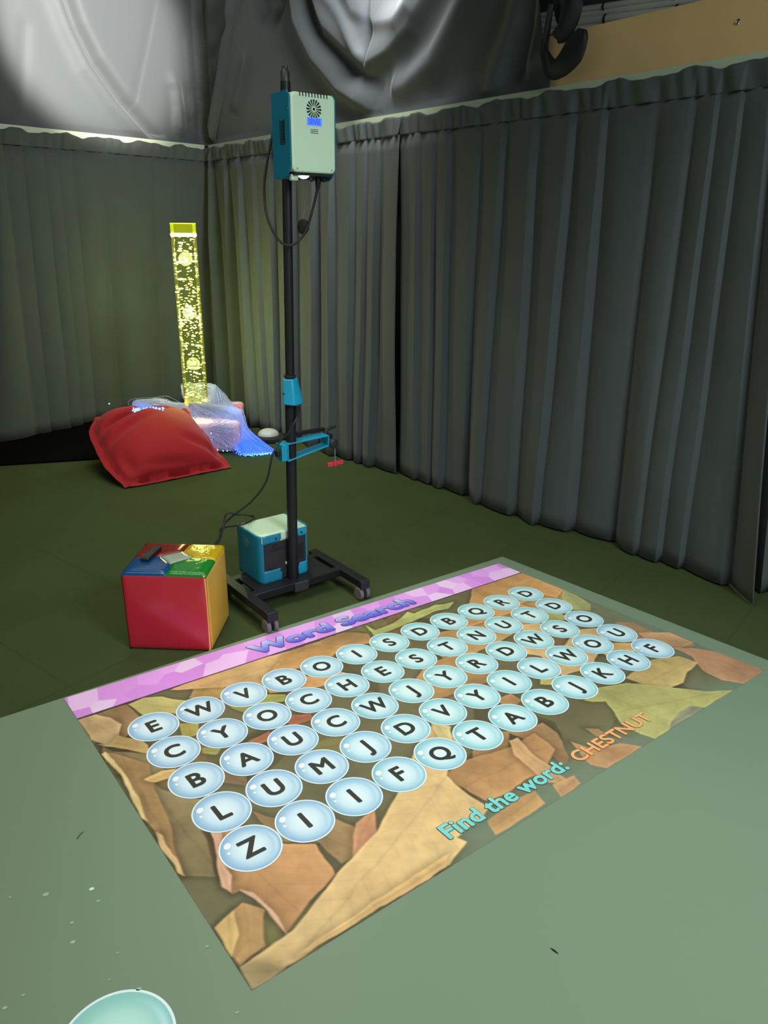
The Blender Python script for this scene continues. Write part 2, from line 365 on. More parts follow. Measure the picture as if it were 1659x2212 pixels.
rf = [([(560, -40), (580, 15), (604, 18), (628, -40)], -.07, .10, .09, 0),
      ([(650, -60), (668, 50), (702, 130), (750, 192), (820, 236)], .085, .12, .065, .12),
      ([(676, -60), (702, 60), (748, 120), (800, 172), (850, 200)], -.02, .06, .06, .1),
      ([(690, -60), (726, 60), (768, 105), (808, 140), (855, 112), (905, 60), (965, -40)], .085, .17, .06, 0),
      ([(700, -60), (760, 40), (806, 138)], .035, .03, .05, .1), ([(806, 138), (812, 60), (800, -40)], -.03, .05, .03, 0),
      ([(745, -60), (782, 20), (830, 46), (884, 44), (912, 14), (930, -40)], .05, .12, .06, 0),
      ([(1045, -40), (985, 60), (945, 135), (890, 178), (850, 182)], .06, .09, .10, .1),
      ([(1010, -40), (952, 55), (905, 120), (868, 160)], -.03, .08, .08, 0),
      ([(1105, -40), (1070, 60), (1020, 150), (960, 200)], -.03, .10, .10, 0),
      ([(1140, -40), (1118, 60), (1090, 140), (1075, 190)], .05, .07, .09, 0),
      ([(1160, -40), (1150, 60), (1128, 150)], -.04, .06, .07, 0), ([(1178, -40), (1170, 60), (1160, 130)], .04, .05, .06, 0),
      ([(545, 110), (528, 190), (512, 245)], .03, .07, .08, .2)]
eR = [px_sz(1196, 180), px_sz(1186, 120), px_sz(1178, 0)]
drape('black_drape', 'black satin drape with hanging swags above the curtains right of the corner', lambda z: s_seam(z) - .12,
      lambda z: float(np.interp(z, [p[1] for p in eR], [p[0] for p in eR])), rf, M['satin'], ns=420, seed=6)
# loose tail and sling of black cloth at the end of the swagged drape
q0 = C0 + nr * .02
def wp(x, y, o=0.0): return upright(x, y, q0 + nr * o, q0 + nr * o + dr)
def ribbon(b, line, half, thick, k=8):
    c = catmull(line, k); n_ = len(c); hw = np.interp(np.linspace(0, 1, n_), np.linspace(0, 1, len(half)), half); P = []
    for i in range(n_):
        t = c[min(i + 1, n_ - 1)] - c[max(i - 1, 0)]; t /= np.linalg.norm(t); sd = np.cross(t, nr); sd /= np.linalg.norm(sd)
        P.append([c[i] + sd * hw[i] * math.cos(a) + nr * thick * (math.sin(a) + .4 * math.sin(3 * a + i * .15)) for a in np.linspace(0, 2 * PI, 21)])
    b.grid(np.array(P))
tail = thing('drape_tail', 'loose black cloth tail hanging beside the steel pipes', 'cloth', wp(1225, 60), None)
b = MB(); ribbon(b, [wp(1222, -90), wp(1226, -20), wp(1228, 25), wp(1222, 62), wp(1205, 82)], [.085, .08, .078, .06, .03], .03); build('hanging_end', b, M['strap'], tail)
b = MB(); ribbon(b, [wp(1258, 62, .03), wp(1252, 82, .03), wp(1238, 112, .03), wp(1216, 138, .03), wp(1194, 150, .02), wp(1182, 130, .02), wp(1176, 105, .02), wp(1182, 65, .02), wp(1190, 10, .02)],
                 [.02, .05, .068, .06, .045, .03, .02, .016, .02], .012); build('sling', b, M['strap'], tail)

# ------------------------------------------------------------------ play mat
TR = flr(1085, 1205); ML = flr(0, 1555); MR = flr(1659, 1430)
eu = (TR - ML) / np.linalg.norm(TR - ML); ew = (MR - TR) / np.linalg.norm(MR - TR)
c = [TR, TR - eu * 4.6, TR - eu * 4.6 + ew * 4.4, TR + ew * 4.4]
MT = .008
b = MB(); b.prism([(p[0], p[1]) for p in c], (0, 0, 0.0005), V(1, 0, 0), V(0, 1, 0), Z, MT - .0005)
tag(build('play_mat', b, M['mat'], base=TR, smooth=False, bevel=.002), 'large pale grey-green play mat lying on the dark green carpet', 'mat')

# ------------------------------------------------------------------ the projected word search: projector light put into a thin coloured layer
G = np.array([[0.13305023283545903, 0.10634640536195733, -0.7699902401237523], [0.108242895078856, -0.14374278929832404, 2.1769286228456877], [0.004480186844794233, -0.006327781456707087, 1.0]])
GI = np.linalg.inv(G)
def g(u, v, z):                              # picture cells -> mat
    q = G @ np.array([u, v, 1.]); return V(q[0] / q[2], q[1] / q[2], z)
def garr(U, Vv, z):
    d = G[2, 0] * U + G[2, 1] * Vv + 1
    return np.stack([(G[0, 0] * U + G[0, 1] * Vv + G[0, 2]) / d, (G[1, 0] * U + G[1, 1] * Vv + G[1, 2]) / d, np.full_like(U, z)], -1)
def uvp(x, y):
    p = flr(x, y); q = GI @ V(p[0], p[1], 1); return q[:2] / q[2]
AL = 1.06                                     # display colour -> reflectance
def A(*c): return tuple(min(.93, k * AL) for k in lin(*c))
pic = thing('projected_game', 'bright projected word search picture of autumn leaves and letter bubbles on the mat', 'projected picture', g(5.5, 2, MT))
U0, U1, V0, V1 = -1.14, 12.12, -2.09, 6.13
# value noise
def vnoise(U, Vv, f, seed):
    r = np.random.default_rng(seed); T = r.random((64, 64)); x = U * f; y = Vv * f
    xi = np.floor(x).astype(int); yi = np.floor(y).astype(int); fx = x - xi; fy = y - yi; fx = fx * fx * (3 - 2 * fx); fy = fy * fy * (3 - 2 * fy)
    t = lambda i, j: T[i % 64, j % 64]
    return (t(xi, yi) * (1 - fx) + t(xi + 1, yi) * fx) * (1 - fy) + (t(xi, yi + 1) * (1 - fx) + t(xi + 1, yi + 1) * fx) * fy
def fbm(U, Vv, f, seed, o=4): return sum(vnoise(U, Vv, f * 2 ** k, seed + k) * .5 ** (k + 1) for k in range(o)) / (1 - .5 ** o)
Z1 = lambda l: [(120 + x * .3617, 1400 + y * .3617) for x, y in l]
Z2 = lambda l: [(620 + x * .3617, 1300 + y * .3617) for x, y in l]
Z3 = lambda l: [(1059 + x * .3617, 1190 + y * .3617) for x, y in l]
Z4 = lambda l: [(400 + x * .3617, 1750 + y * .3617) for x, y in l]
Z6 = lambda l: [(900 + x * .4575, 1600 + y * .4575) for x, y in l]
leaves = [
 (Z1([(290, 600), (340, 640), (560, 640), (680, 760), (560, 800), (640, 860), (760, 900), (900, 920), (830, 1000), (900, 1150), (960, 1382), (760, 1382), (640, 1180), (540, 1040), (480, 920), (390, 760), (280, 650)]), (132, 112, 74)),
 (Z1([(300, 640), (560, 700), (600, 860), (700, 1100), (760, 1382), (640, 1180), (540, 1040), (480, 920), (390, 760)]), (158, 118, 72)),
 (Z1([(240, 410), (420, 350), (500, 420), (420, 560), (390, 560), (395, 480)]), (150, 112, 72)),
 (Z1([(430, 350), (520, 310), (640, 305), (800, 330), (720, 400), (640, 395), (520, 410)]), (190, 175, 105)),
 (Z1([(800, 310), (850, 230), (960, 215), (1030, 280), (990, 310), (900, 330)]), (190, 150, 80)),
 (Z1([(690, 260), (850, 190), (1130, 100), (1400, 30), (1659, -60), (1659, 60), (1480, 130), (1250, 180), (1240, 230), (1000, 250)]), (206, 160, 105)),
 (Z1([(135, 440), (240, 410), (330, 430), (390, 470), (380, 540), (560, 590), (480, 610), (330, 600), (220, 560), (190, 510)]), (205, 168, 120)),
 (Z1([(380, 530), (520, 560), (560, 590), (560, 640), (420, 620), (260, 590), (330, 590)]), (185, 150, 90)),
 (Z2([(-20, 330), (90, 280), (250, 250), (300, 200), (420, 215), (520, 250), (330, 300), (250, 340), (100, 400), (-100, 440)]), (200, 146, 84)),
 (Z2([(-150, 470), (120, 460), (300, 420), (460, 470), (250, 500), (200, 520), (-100, 560)]), (208, 150, 90)),
 (Z2([(200, 240), (330, 195), (480, 200), (500, 240), (420, 270), (280, 262)]), (160, 118, 70)),
 (Z2([(470, 150), (520, 180), (640, 140), (720, 70), (760, 80), (880, 30), (1000, 10), (960, 50), (860, 75), (700, 150), (600, 190), (510, 210)]), (172, 176, 100)),
 (Z2([(880, 200), (1000, 180), (1200, 60), (1350, -20), (1500, -100), (1659, -150), (1659, 60), (1480, 150), (1350, 200), (1250, 260), (1080, 330), (950, 380), (880, 300)]), (182, 138, 80)),
 (Z2([(740, 520), (830, 380), (1000, 330), (1200, 370), (1250, 470), (1000, 560), (880, 600)]), (176, 132, 78)),
 (Z3([(-100, 190), (0, 190), (175, 133), (430, 235), (400, 290), (310, 270), (180, 330), (240, 350), (0, 420), (-150, 480)]), (206, 152, 92)),
 (Z3([(430, 240), (520, 280), (600, 330), (600, 365), (480, 360), (430, 300)]), (165, 165, 105)),
 (Z3([(300, 300), (420, 380), (480, 420), (360, 430), (280, 400)]), (160, 160, 95)),
 (Z3([(190, 450), (300, 440), (360, 560), (420, 600), (520, 480), (640, 470), (680, 560), (600, 700), (430, 760), (300, 640), (180, 620)]), (208, 168, 112)),
 (Z3([(640, 600), (720, 560), (850, 560), (900, 600), (760, 640), (700, 640)]), (200, 160, 95)),
 (Z3([(740, 435), (860, 440), (1000, 510), (1210, 555), (1215, 575), (1000, 600), (880, 560), (830, 520)]), (160, 122, 84)),
 (Z3([(880, 500), (1080, 500), (1210, 560), (1100, 600), (960, 560)]), (180, 134, 94)),
 (Z3([(1090, 590), (1200, 590), (1330, 610), (1500, 650), (1632, 738), (1520, 806), (1380, 780), (1260, 720), (1200, 640)]), (182, 130, 94)),
 (Z3([(800, 770), (960, 660), (1120, 640), (1240, 680), (1170, 740), (1150, 800), (1080, 830), (900, 805)]), (194, 164, 100)),
 (Z3([(1065, 1080), (1080, 1020), (1120, 970), (1200, 935), (1280, 940), (1180, 1010)]), (135, 135, 105)),
 (Z3([(640, 830), (800, 800), (880, 805), (1100, 830), (1280, 850), (1462, 842), (1290, 946), (1200, 935), (1120, 970), (1080, 1030), (1065, 1080), (980, 1135), (900, 1110), (800, 1060), (740, 990), (690, 910), (610, 915), (560, 905)]), (176, 170, 100)),
 (Z3([(-100, 1090), (150, 1090), (320, 1040), (400, 1100), (470, 1250), (430, 1300), (300, 1180), (110, 1100), (100, 1250), (-100, 1300)]), (152, 112, 72)),
 (Z3([(770, 1160), (910, 1180), (690, 1315), (590, 1290), (480, 1150), (600, 1200)]), (184, 134, 90)),
 (Z3([(570, 1075), (640, 1075), (700, 1110), (640, 1130)]), (150, 115, 80)),
 (Z2([(960, 1040), (1070, 960), (1300, 900), (1480, 800), (1600, 900), (1500, 1050), (1420, 1080), (1300, 1160), (1180, 1200), (1050, 1120), (980, 1090)]), (184, 132, 82)),
 (Z3([(110, 1150), (160, 1130), (260, 1230), (380, 1330), (500, 1400), (330, 1400), (150, 1230)]), (200, 155, 105)),
 (Z4([(400, 20), (520, 60), (900, 60), (1040, 130), (1000, 300), (940, 340), (800, 220), (560, 190)]), (152, 118, 74)),
 (Z4([(1020, 90), (1130, 0), (1140, 160), (1000, 310), (1010, 200)]), (204, 140, 98)),
 (Z4([(170, 150), (300, 100), (560, 200), (780, 230), (900, 400), (700, 600), (610, 745), (520, 640), (430, 530), (330, 490), (280, 510), (220, 470), (200, 330)]), (194, 138, 86)),
 (Z4([(185, 725), (310, 600), (340, 570), (480, 610), (470, 700), (480, 830), (330, 950)]), (188, 142, 86)),
 (Z4([(185, 725), (300, 620), (320, 760), (280, 880)]), (205, 165, 100)),
 (Z1([(930, 1110), (1000, 1090), (990, 1220), (1050, 1382), (1000, 1382), (960, 1200)]), (226, 172, 138)),
 (Z4([(165, 150), (200, 160), (240, 350), (280, 400), (270, 500), (220, 470), (195, 330)]), (226, 172, 140)),
 (Z4([(330, 480), (400, 500), (560, 650), (610, 745), (480, 600)]), (228, 176, 146)),
 (Z6([(330, 390), (370, 460), (610, 310), (560, 250), (480, 280)]), (190, 144, 90)),
 (Z6([(640, 220), (680, 278), (775, 210), (740, 170)]), (190, 140, 94)),
 ([(812, 1800), (851, 1734), (895, 1625), (927, 1571), (967, 1575), (990, 1610), (967, 1680), (1000, 1712), (1054, 1750), (1040, 1770), (985, 1815), (1007, 1824), (969, 1874), (900, 1918), (816, 1970), (613, 2097), (563, 2106), (520, 2097), (545, 2083), (631, 2014), (725, 1902), (798, 1818)], (222, 182, 122)),
 ([(800, 1960), (969, 1850), (960, 1880), (900, 1918), (700, 2044), (640, 2070)], (214, 170, 108)),
 (Z4([(330, 960), (420, 930), (520, 930), (600, 960), (500, 1040), (403, 1088)]), (150, 128, 84)),
 (Z1([(280, 650), (300, 635), (400, 750), (500, 910), (555, 1050), (520, 1020), (390, 770)]), (222, 192, 128)),
 (Z1([(600, 1110), (640, 1130), (720, 1260), (770, 1382), (735, 1360), (640, 1200)]), (212, 172, 118)),
 (Z1([(530, 800), (640, 745), (720, 735), (700, 790), (600, 820), (560, 815)]), (212, 170, 106)),
 (Z1([(1150, 570), (1280, 510), (1290, 560), (1200, 590)]), (165, 88, 58)), (Z1([(1380, 420), (1520, 400), (1540, 440), (1400, 480)]), (165, 84, 54)),
 (Z1([(740, 460), (860, 460), (850, 530), (760, 560)]), (165, 150, 66)), (Z1([(1040, 360), (1240, 290), (1380, 290), (1370, 330), (1180, 350), (1130, 400)]), (152, 152, 66)),
 (Z1([(870, 610), (990, 600), (960, 650), (870, 640)]), (152, 142, 72)), (Z1([(990, 700), (1130, 770), (1150, 840), (1000, 810)]), (110, 84, 56)),
 (Z2([(860, 730), (980, 760), (990, 850), (900, 830)]), (205, 180, 120)), (Z2([(1240, 600), (1330, 560), (1400, 600), (1330, 650)]), (170, 125, 80)),
 (Z2([(1510, 470), (1600, 470), (1580, 510), (1510, 505)]), (190, 175, 90)),
]
def paint():
    nu, nv = 700, 430
    U, Vv = np.meshgrid(np.linspace(U0, U1, nu), np.linspace(V0 + .92, V1, nv))
    L = lambda c: np.array(lin(*c))
    n1 = fbm(U, Vv, .55, 11, 4); n2 = fbm(U, Vv, 3.0, 31, 4)
    C = L((96, 90, 64)) * (1 - n1[..., None]) + L((132, 124, 88)) * n1[..., None]
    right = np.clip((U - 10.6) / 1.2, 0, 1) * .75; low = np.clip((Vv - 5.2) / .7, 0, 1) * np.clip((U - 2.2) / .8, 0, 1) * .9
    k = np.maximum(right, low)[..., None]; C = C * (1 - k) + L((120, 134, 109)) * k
    P = np.stack([U, Vv], -1)
    wu = .10 * (fbm(U, Vv, 2.2, 51, 3) - .5); wv = .10 * (fbm(U, Vv, 2.2, 71, 3) - .5)
    Pw = P + np.stack([wu, wv], -1)
    # half-seen leaves in the dim layers underneath
    fr = np.random.default_rng(21)
    for k_ in range(70):
        cu0, cv0, an, ln_ = fr.uniform(U0, U1), fr.uniform(V0 + .9, V1), fr.uniform(0, 6.3), fr.uniform(.35, 1.1)
        a_ = ((Pw[..., 0] - cu0) * math.cos(an) + (Pw[..., 1] - cv0) * math.sin(an)) / ln_; b_ = (-(Pw[..., 0] - cu0) * math.sin(an) + (Pw[..., 1] - cv0) * math.cos(an)) / (ln_ * .5)
        m_ = np.clip((1 - a_ ** 2 - np.abs(b_) * (1 + .5 * np.abs(a_))) / .08, 0, 1) * .55 * (1 - np.maximum(right, low))
        cc_ = L([(150, 112, 72), (120, 100, 62), (92, 80, 54), (140, 130, 76), (78, 68, 48)][fr.integers(0, 5)]) * (1 - .25 * np.exp(-(b_ / .08) ** 2))[..., None]
        C = C * (1 - m_[..., None]) + cc_ * m_[..., None]
    for li, (pts, col) in enumerate(leaves):
        q = np.array([uvp(*p) for p in pts]); lo = q.min(0) - .25; hi = q.max(0) + .25
        j0, j1 = np.searchsorted(U[0], [lo[0], hi[0]]); i0, i1 = np.searchsorted(Vv[:, 0], [lo[1], hi[1]])
        if j1 <= j0 or i1 <= i0: continue
        W = Pw[i0:i1, j0:j1]; ins = np.zeros(W.shape[:2], bool); dist = np.full(W.shape[:2], 1e9)
        for a in range(len(q)):
            s, e = q[a], q[(a + 1) % len(q)]; dy = e[1] - s[1]
            cond = (s[1] > W[..., 1]) != (e[1] > W[..., 1])
            xi = s[0] + (W[..., 1] - s[1]) * (e[0] - s[0]) / (dy if abs(dy) > 1e-9 else 1e-9); ins ^= cond & (W[..., 0] < xi)
            ed = e - s; t = np.clip(((W - s) @ ed) / (ed @ ed + 1e-9), 0, 1); dist = np.minimum(dist, np.linalg.norm(W - (s + t[..., None] * ed), axis=-1))
        sd = np.where(ins, dist, -dist); al = np.clip(sd / .03 + .5, 0, 1)
        # long axis of the leaf, veins branching from it
        cc = q.mean(0); ev, evec = np.linalg.eigh(np.cov((q - cc).T)); ax = evec[:, 1]; px_ = W - cc
        a_ = px_ @ ax; b_ = px_ @ np.array([-ax[1], ax[0]])
        vein = np.exp(-(b_ / .025) ** 2) * .5 + np.exp(-(((a_ - np.abs(b_) * .9) / .42 % 1 - .5) / .05) ** 2) * .28
        big = fbm(W[..., 0] + li * 3.3, W[..., 1], .8, 91 + li, 3); fine = n2[i0:i1, j0:j1]
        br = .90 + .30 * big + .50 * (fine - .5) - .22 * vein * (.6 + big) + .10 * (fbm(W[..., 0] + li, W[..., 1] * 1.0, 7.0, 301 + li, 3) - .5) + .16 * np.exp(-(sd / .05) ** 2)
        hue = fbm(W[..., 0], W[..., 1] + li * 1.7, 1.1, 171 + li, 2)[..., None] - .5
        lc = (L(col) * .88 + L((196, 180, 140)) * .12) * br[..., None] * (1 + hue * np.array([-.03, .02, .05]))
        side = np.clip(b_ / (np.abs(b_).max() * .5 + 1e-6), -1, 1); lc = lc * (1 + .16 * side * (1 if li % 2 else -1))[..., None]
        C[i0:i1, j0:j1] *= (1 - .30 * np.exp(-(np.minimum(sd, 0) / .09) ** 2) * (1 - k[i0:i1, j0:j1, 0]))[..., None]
        C[i0:i1, j0:j1] = C[i0:i1, j0:j1] * (1 - al[..., None]) + lc * al[..., None]
    C *= (.93 + .14 * fbm(U, Vv, 9, 5, 3))[..., None]
    return U, Vv, np.clip(C, 0, .93)
U, Vv, C = paint()
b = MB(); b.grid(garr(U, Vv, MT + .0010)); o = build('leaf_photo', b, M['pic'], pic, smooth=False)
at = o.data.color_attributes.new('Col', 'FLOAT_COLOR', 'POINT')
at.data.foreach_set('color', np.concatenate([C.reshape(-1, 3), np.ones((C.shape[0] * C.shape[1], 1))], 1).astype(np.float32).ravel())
tag(o, 'projected photo of brown and yellow autumn leaves')
# pink faceted banner
def cell(b, poly, z, col): b.add([g(u, v, z) for u, v in poly], [tuple(range(len(poly)))], [col] * len(poly))
bb = MB(); VB = -1.165
cols = [(226, 152, 230), (234, 172, 238), (242, 192, 244), (230, 162, 236), (220, 144, 226), (240, 204, 242)]
bu, bv = np.meshgrid(np.linspace(U0, U1, 900), np.linspace(V0, VB, 64)); br_ = np.random.default_rng(12)
sx_ = np.linspace(U0 - .3, U1 + .3, 54) + br_.normal(0, .10, 54); sy_ = V0 + (VB - V0) * np.where(np.arange(54) % 2 == 0, .22, .78) + br_.normal(0, .12, 54)
near = np.argmin((bu[..., None] - sx_ + .25 * (bv[..., None] - sy_)) ** 2 + 1.1 * (bv[..., None] - sy_) ** 2, -1)
pal = np.array([A(*c_) for c_ in cols])[br_.integers(0, 6, 54)]; bc = pal[near]
bb.grid(garr(bu, bv, MT + .0014), [tuple(c_) for c_ in bc.reshape(-1, 3)])
banner = build('banner', bb, M['pic'], pic, smooth=False); tag(banner, 'pink faceted title banner')
lb = MB(); cell(lb, [(U0, VB), (U1, VB), (U1, VB + .035), (U0, VB + .035)], MT + .0021, A(90, 70, 85)); build('rule_line', lb, M['pic'], banner, smooth=False)

# lettering
_fc = {}
def glyphs(text, offset=0.0, space=1.0):
    key = (text, offset, space)
    if key not in _fc:
        cu = bpy.data.curves.new('t', 'FONT'); cu.body = text; cu.size = 1; cu.dimensions = '2D'; cu.fill_mode = 'FRONT'; cu.offset = offset; cu.resolution_u = 6; cu.space_character = space
        ob = bpy.data.objects.new('t', cu); COL.objects.link(ob); dg = bpy.context.evaluated_depsgraph_get(); dg.update()
        me = bpy.data.meshes.new_from_object(ob.evaluated_get(dg)); vs = np.array([v.co[:] for v in me.vertices]); fs = [tuple(p.vertices) for p in me.polygons]
        bpy.data.objects.remove(ob); bpy.data.curves.remove(cu); bpy.data.meshes.remove(me); _fc[key] = (vs[:, :2], fs)
    return _fc[key]
cap0 = glyphs('H'); CAPH = cap0[0][:, 1].max()
def bold(text, r, n=8):
    """thicken a glyph run: copies shifted round a circle, each a hair above the last"""
    vs, fs = glyphs(text, 0, 1.02); out = []; F_ = []
    for k in range(n):
        a_ = 2 * PI * k / n; o = len(out); out += [(p[0] + r * math.cos(a_), p[1] + r * math.sin(a_), 1.2e-5 * k) for p in vs]; F_ += [tuple(i + o for i in f) for f in fs]
    return np.array(out), F_
def letter_mesh(ch, uc, vc, h, z, col, off=.028):
    vs, fs = bold(ch, off); k = h / CAPH; cx_ = (vs[:, 0].max() + vs[:, 0].min()) / 2
    b = MB(); b.add([g(uc + (p[0] - cx_) * k, vc - (p[1] - CAPH / 2) * k, z + p[2]) for p in vs], fs, [col] * len(vs)); return b
rows = ["EWVBOISDBQRD", "CYOCHESTNUTD", "BAUCWJYRDWSO", "LUMJDVYILWOU", "ZIIFQTABJKHF"]
def mixc(a, b_, t): return tuple(a[i] * (1 - t) + b_[i] * t for i in range(3))
def bubble_mesh(uc, vc, rad, z, tint, n=40):
    deep, mid, pale = tint; b = MB(); rings = [0, .22, .42, .58, .72, .82, .90, .945, .955, 1.0]
    vs = [g(uc, vc, z)]; cs = [A(*pale)]
    for ri in rings[1:]:
        for k in range(n):
            a = 2 * PI * k / n; du, dv = math.cos(a), math.sin(a); vs.append(g(uc + du * ri * rad, vc + dv * ri * rad, z))
            if ri > .95: c = (226, 240, 240)
            else:
                t = min(1, ri / .945) ** 2.4; c = mixc(pale, mid, min(1, t * 1.6)); c = mixc(c, deep, max(0, t * 1.5 - .5))
                gl = math.exp(-((ri - .82) / .07) ** 2) * max(0, math.cos(a - .35)) ** 3; c = mixc(c, (215, 238, 242), gl * .7)      # crescent on the far side
                c = mixc(c, (208, 232, 236), max(0, math.sin(a)) ** 2 * math.exp(-((ri - .72) / .14) ** 2) * .35)
            cs.append(A(*c))
    fs = [(0, 1 + k, 1 + (k + 1) % n) for k in range(n)]
    for q in range(len(rings) - 2): fs += [(1 + q * n + k, 1 + (q + 1) * n + k, 1 + (q + 1) * n + (k + 1) % n, 1 + q * n + (k + 1) % n) for k in range(n)]
    b.add(vs, fs, cs)
    for (ou, ov, ru, rv) in ((-.58, -.46, .15, .10), (-.68, -.16, .055, .05)):
        m = 16; b.add([g(uc + rad * (ou + ru * math.cos(2 * PI * k / m) * .8 + rv * math.sin(2 * PI * k / m) * .5), vc + rad * (ov + rv * math.sin(2 * PI * k / m) - ru * math.cos(2 * PI * k / m) * .5), z + .0003) for k in range(m)], [tuple(range(m))], [A(242, 252, 246)] * m)
    return b
BLUE = ((142, 178, 208), (178, 208, 228), (226, 240, 242)); TEAL = ((136, 194, 198), (170, 216, 216), (224, 242, 238))
for j, row in enumerate(rows):
    for i, ch in enumerate(row):
        t = max(0, min(1, (i - 1.2 - (4 - j) * .3) / 3.5)) * (1 - .55 * max(0, min(1, (i + j * .6 - 11) / 2)))
        tint = tuple(mixc(BLUE[q], TEAL[q], t) for q in range(3))
        bo = build('bubble', bubble_mesh(i, j, .497, MT + .0020, tint), M['pic'], pic, smooth=False)
        tag(bo, 'pale blue bubble with the letter %s' % ch)
        build('letter', letter_mesh(ch, i, j, .36, MT + .0030, A(56, 56, 46), .030), M['pic'], bo, smooth=False)
# title and prompt
def line_text(name, text, u0, u1, vbase, h, z, top, bot, off, outl, parent, ocol, lab):
    vs, fs = bold(text, off); wmin, wmax = vs[:, 0].min(), vs[:, 0].max(); k = h / CAPH; ku = (u1 - u0) / (wmax - wmin)
    fo = bold(text, off + outl, 12)
    def put(vv, ff, zz, cf):
        b = MB(); b.add([g(u0 + (p[0] - wmin) * ku, vbase - p[1] * k, zz + p[2]) for p in vv], ff, [cf(p) for p in vv]); return b
    e = build(name, put(vs, fs, z + .0006, lambda p: A(*mixc(bot, top, max(0, min(1, p[1] / CAPH))))), M['pic'], parent, smooth=False); tag(e, lab)
    build('text_outline', put(fo[0], fo[1], z, lambda p: A(*ocol)), M['pic'], e, smooth=False)
line_text('title_text', 'Word Search', 3.02, 8.05, -1.36, .46, MT + .0026, (196, 200, 246), (92, 92, 214), .052, .024, pic, (92, 88, 110), 'blue lettering Word Search')
line_text('prompt_text', 'Find the word:', 2.62, 5.62, 5.72, .30, MT + .0026, (134, 212, 202), (124, 204, 194), .030, .022, pic, (62, 92, 84), 'pale teal lettering Find the word')
line_text('answer_text', 'CHESTNUT', 5.90, 8.30, 5.72, .27, MT + .0026, (244, 176, 116), (240, 166, 104), .026, .020, pic, (140, 96, 62), 'orange lettering CHESTNUT')
# floating bubble and sparkles nearer the viewer, outside the picture
cb = uvp(252, 2262); rr = .5 * (abs(uvp(250, 2154)[1] - cb[1]) + .55)
BB = ((140, 198, 188), (158, 210, 198), (196, 232, 218))
bo = build('bubble', bubble_mesh(cb[0], cb[1], .68, MT + .0012, BB, 64), M['pic'], pic, smooth=False); tag(bo, 'large teal bubble without a letter, floating apart from the others')
for (x, y, s, c) in ((198, 1920, 7, (205, 232, 222)), (99, 1932, 9, (150, 178, 156)), (212, 1946, 6, (146, 172, 150)), (155, 1993, 5, (160, 186, 160)), (157, 2035, 7, (160, 190, 166)), (300, 2136, 8, (146, 182, 168)),
                     (235, 2116, 4, (145, 170, 148)), (50, 2149, 6, (142, 168, 146)), (10, 2177, 7, (158, 186, 160)), (447, 2044, 6, (140, 166, 146)), (512, 2187, 6, (140, 168, 150)), (254, 2058, 5, (138, 164, 142)), (22, 1938, 5, (142, 166, 144))):
    b = MB(); p0, p1 = flr(x, y, MT + .0012), flr(x + s, y - s * .45, MT + .0012); q1 = flr(x + s * .22, y + s * .3, MT + .0012); m = 14
    b.add([p0 + (p1 - p0) * math.cos(2 * PI * k / m) * .75 + (q1 - p0) * 1.2 * math.sin(2 * PI * k / m) for k in range(m)], [tuple(range(m))], [A(*c)] * m)
    build('sparkle', b, M['pic'], pic, smooth=False)
# bits of lint lying on the mat
for (pts, lab) in (([(1190, 2048), (1197, 2053), (1206, 2060)], 'short dark bit of lint lying on the bare part of the mat'), ([(166, 1812), (173, 1803), (180, 1796)], 'thin dark hair lying on the mat left of the projected leaves')):
    b = MB(); b.tube([flr(x, y, MT + .002) for x, y in pts], [.0008, .0022 if 'lint' in lab else .0009, .0007], 6, smooth=3)
    tag(build('lint', b, M['blackr'], base=flr(*pts[1], MT)), lab, 'lint')

# ------------------------------------------------------------------ projector stand
u = V(.79, .613, 0); u /= np.linalg.norm(u); w = V(u[1], -u[0], 0)    # u: along the cross bar, w: towards the mat
P0 = V(-.412, 3.170, 0); T0 = at_depth(616, 150, 3.17); lean = (T0 - P0) / T0[2]
def pole_at(z): return P0 + V(lean[0], 0, 0) * z + Z * z
def loc(a, c_, z): return P0 + u * a + w * c_ + Z * z
stand = thing('projector_stand', 'tall black rolling pole stand carrying the projector behind the mat', 'stand', P0)
AX = (u, w, Z)
for sx, (w0, w1) in ((-.245, (-.22, .245)), (.245, (-.22, .225))):
    b = MB(); b.box(loc(sx, (w0 + w1) / 2, .082), (.046, w1 - w0, .036), AX); leg = build('leg', b, M['blackp'], stand, bevel=.003)
    b = MB(); b.box(loc(sx, w1 - .004, .080), (.05, .012, .042), AX); build('end_cap', b, M['blackr'], leg, bevel=.003)
    for wc in (w0 + .03, w1 - .025):
        b = MB()
        b.box(loc(sx, wc, .052), (.018, .03, .026), AX); b.tube([loc(sx - .02, wc, .031), loc(sx + .02, wc, .031)], .008, 12)
        cst = build('caster', b, M['blackr'], stand, bevel=.002)
        for k in (-1, 1):
            b = MB(); b.lathe([(.012, -.009), (.027, -.009), (.031, -.005), (.031, .005), (.027, .009), (.012, .009)], loc(sx + k * .017, wc, .031), 28, (w, Z, u)); build('wheel', b, M['greyr'], cst)
b = MB(); b.box(loc(0, .035, .08), (.45, .04, .036), AX); build('cross_bar', b, M['blackp'], stand, bevel=.003)
b = MB(); b.box(loc(0, -.16, .08), (.45, .04, .036), AX); build('cross_bar', b, M['blackp'], stand, bevel=.003)
b = MB(); b.box(loc(0, -.06, .092), (.40, .22, .010), AX); build('base_plate', b, M['blackp'], stand, bevel=.002)
b = MB(); b.box(loc(.01, .058, .076), (.072, .012, .042), AX); build('front_plate', b, mat('scuffed_plate', (.035, .03, .036), .6), stand, bevel=.002)
zl = .95
b = MB(); b.tube([pole_at(.097), pole_at(zl)], .0225, 28); build('lower_pole', b, M['blackp'], stand)
b = MB(); b.tube([pole_at(zl - .02), pole_at(2.09)], .0185, 28); build('upper_pole', b, M['blackp'], stand)
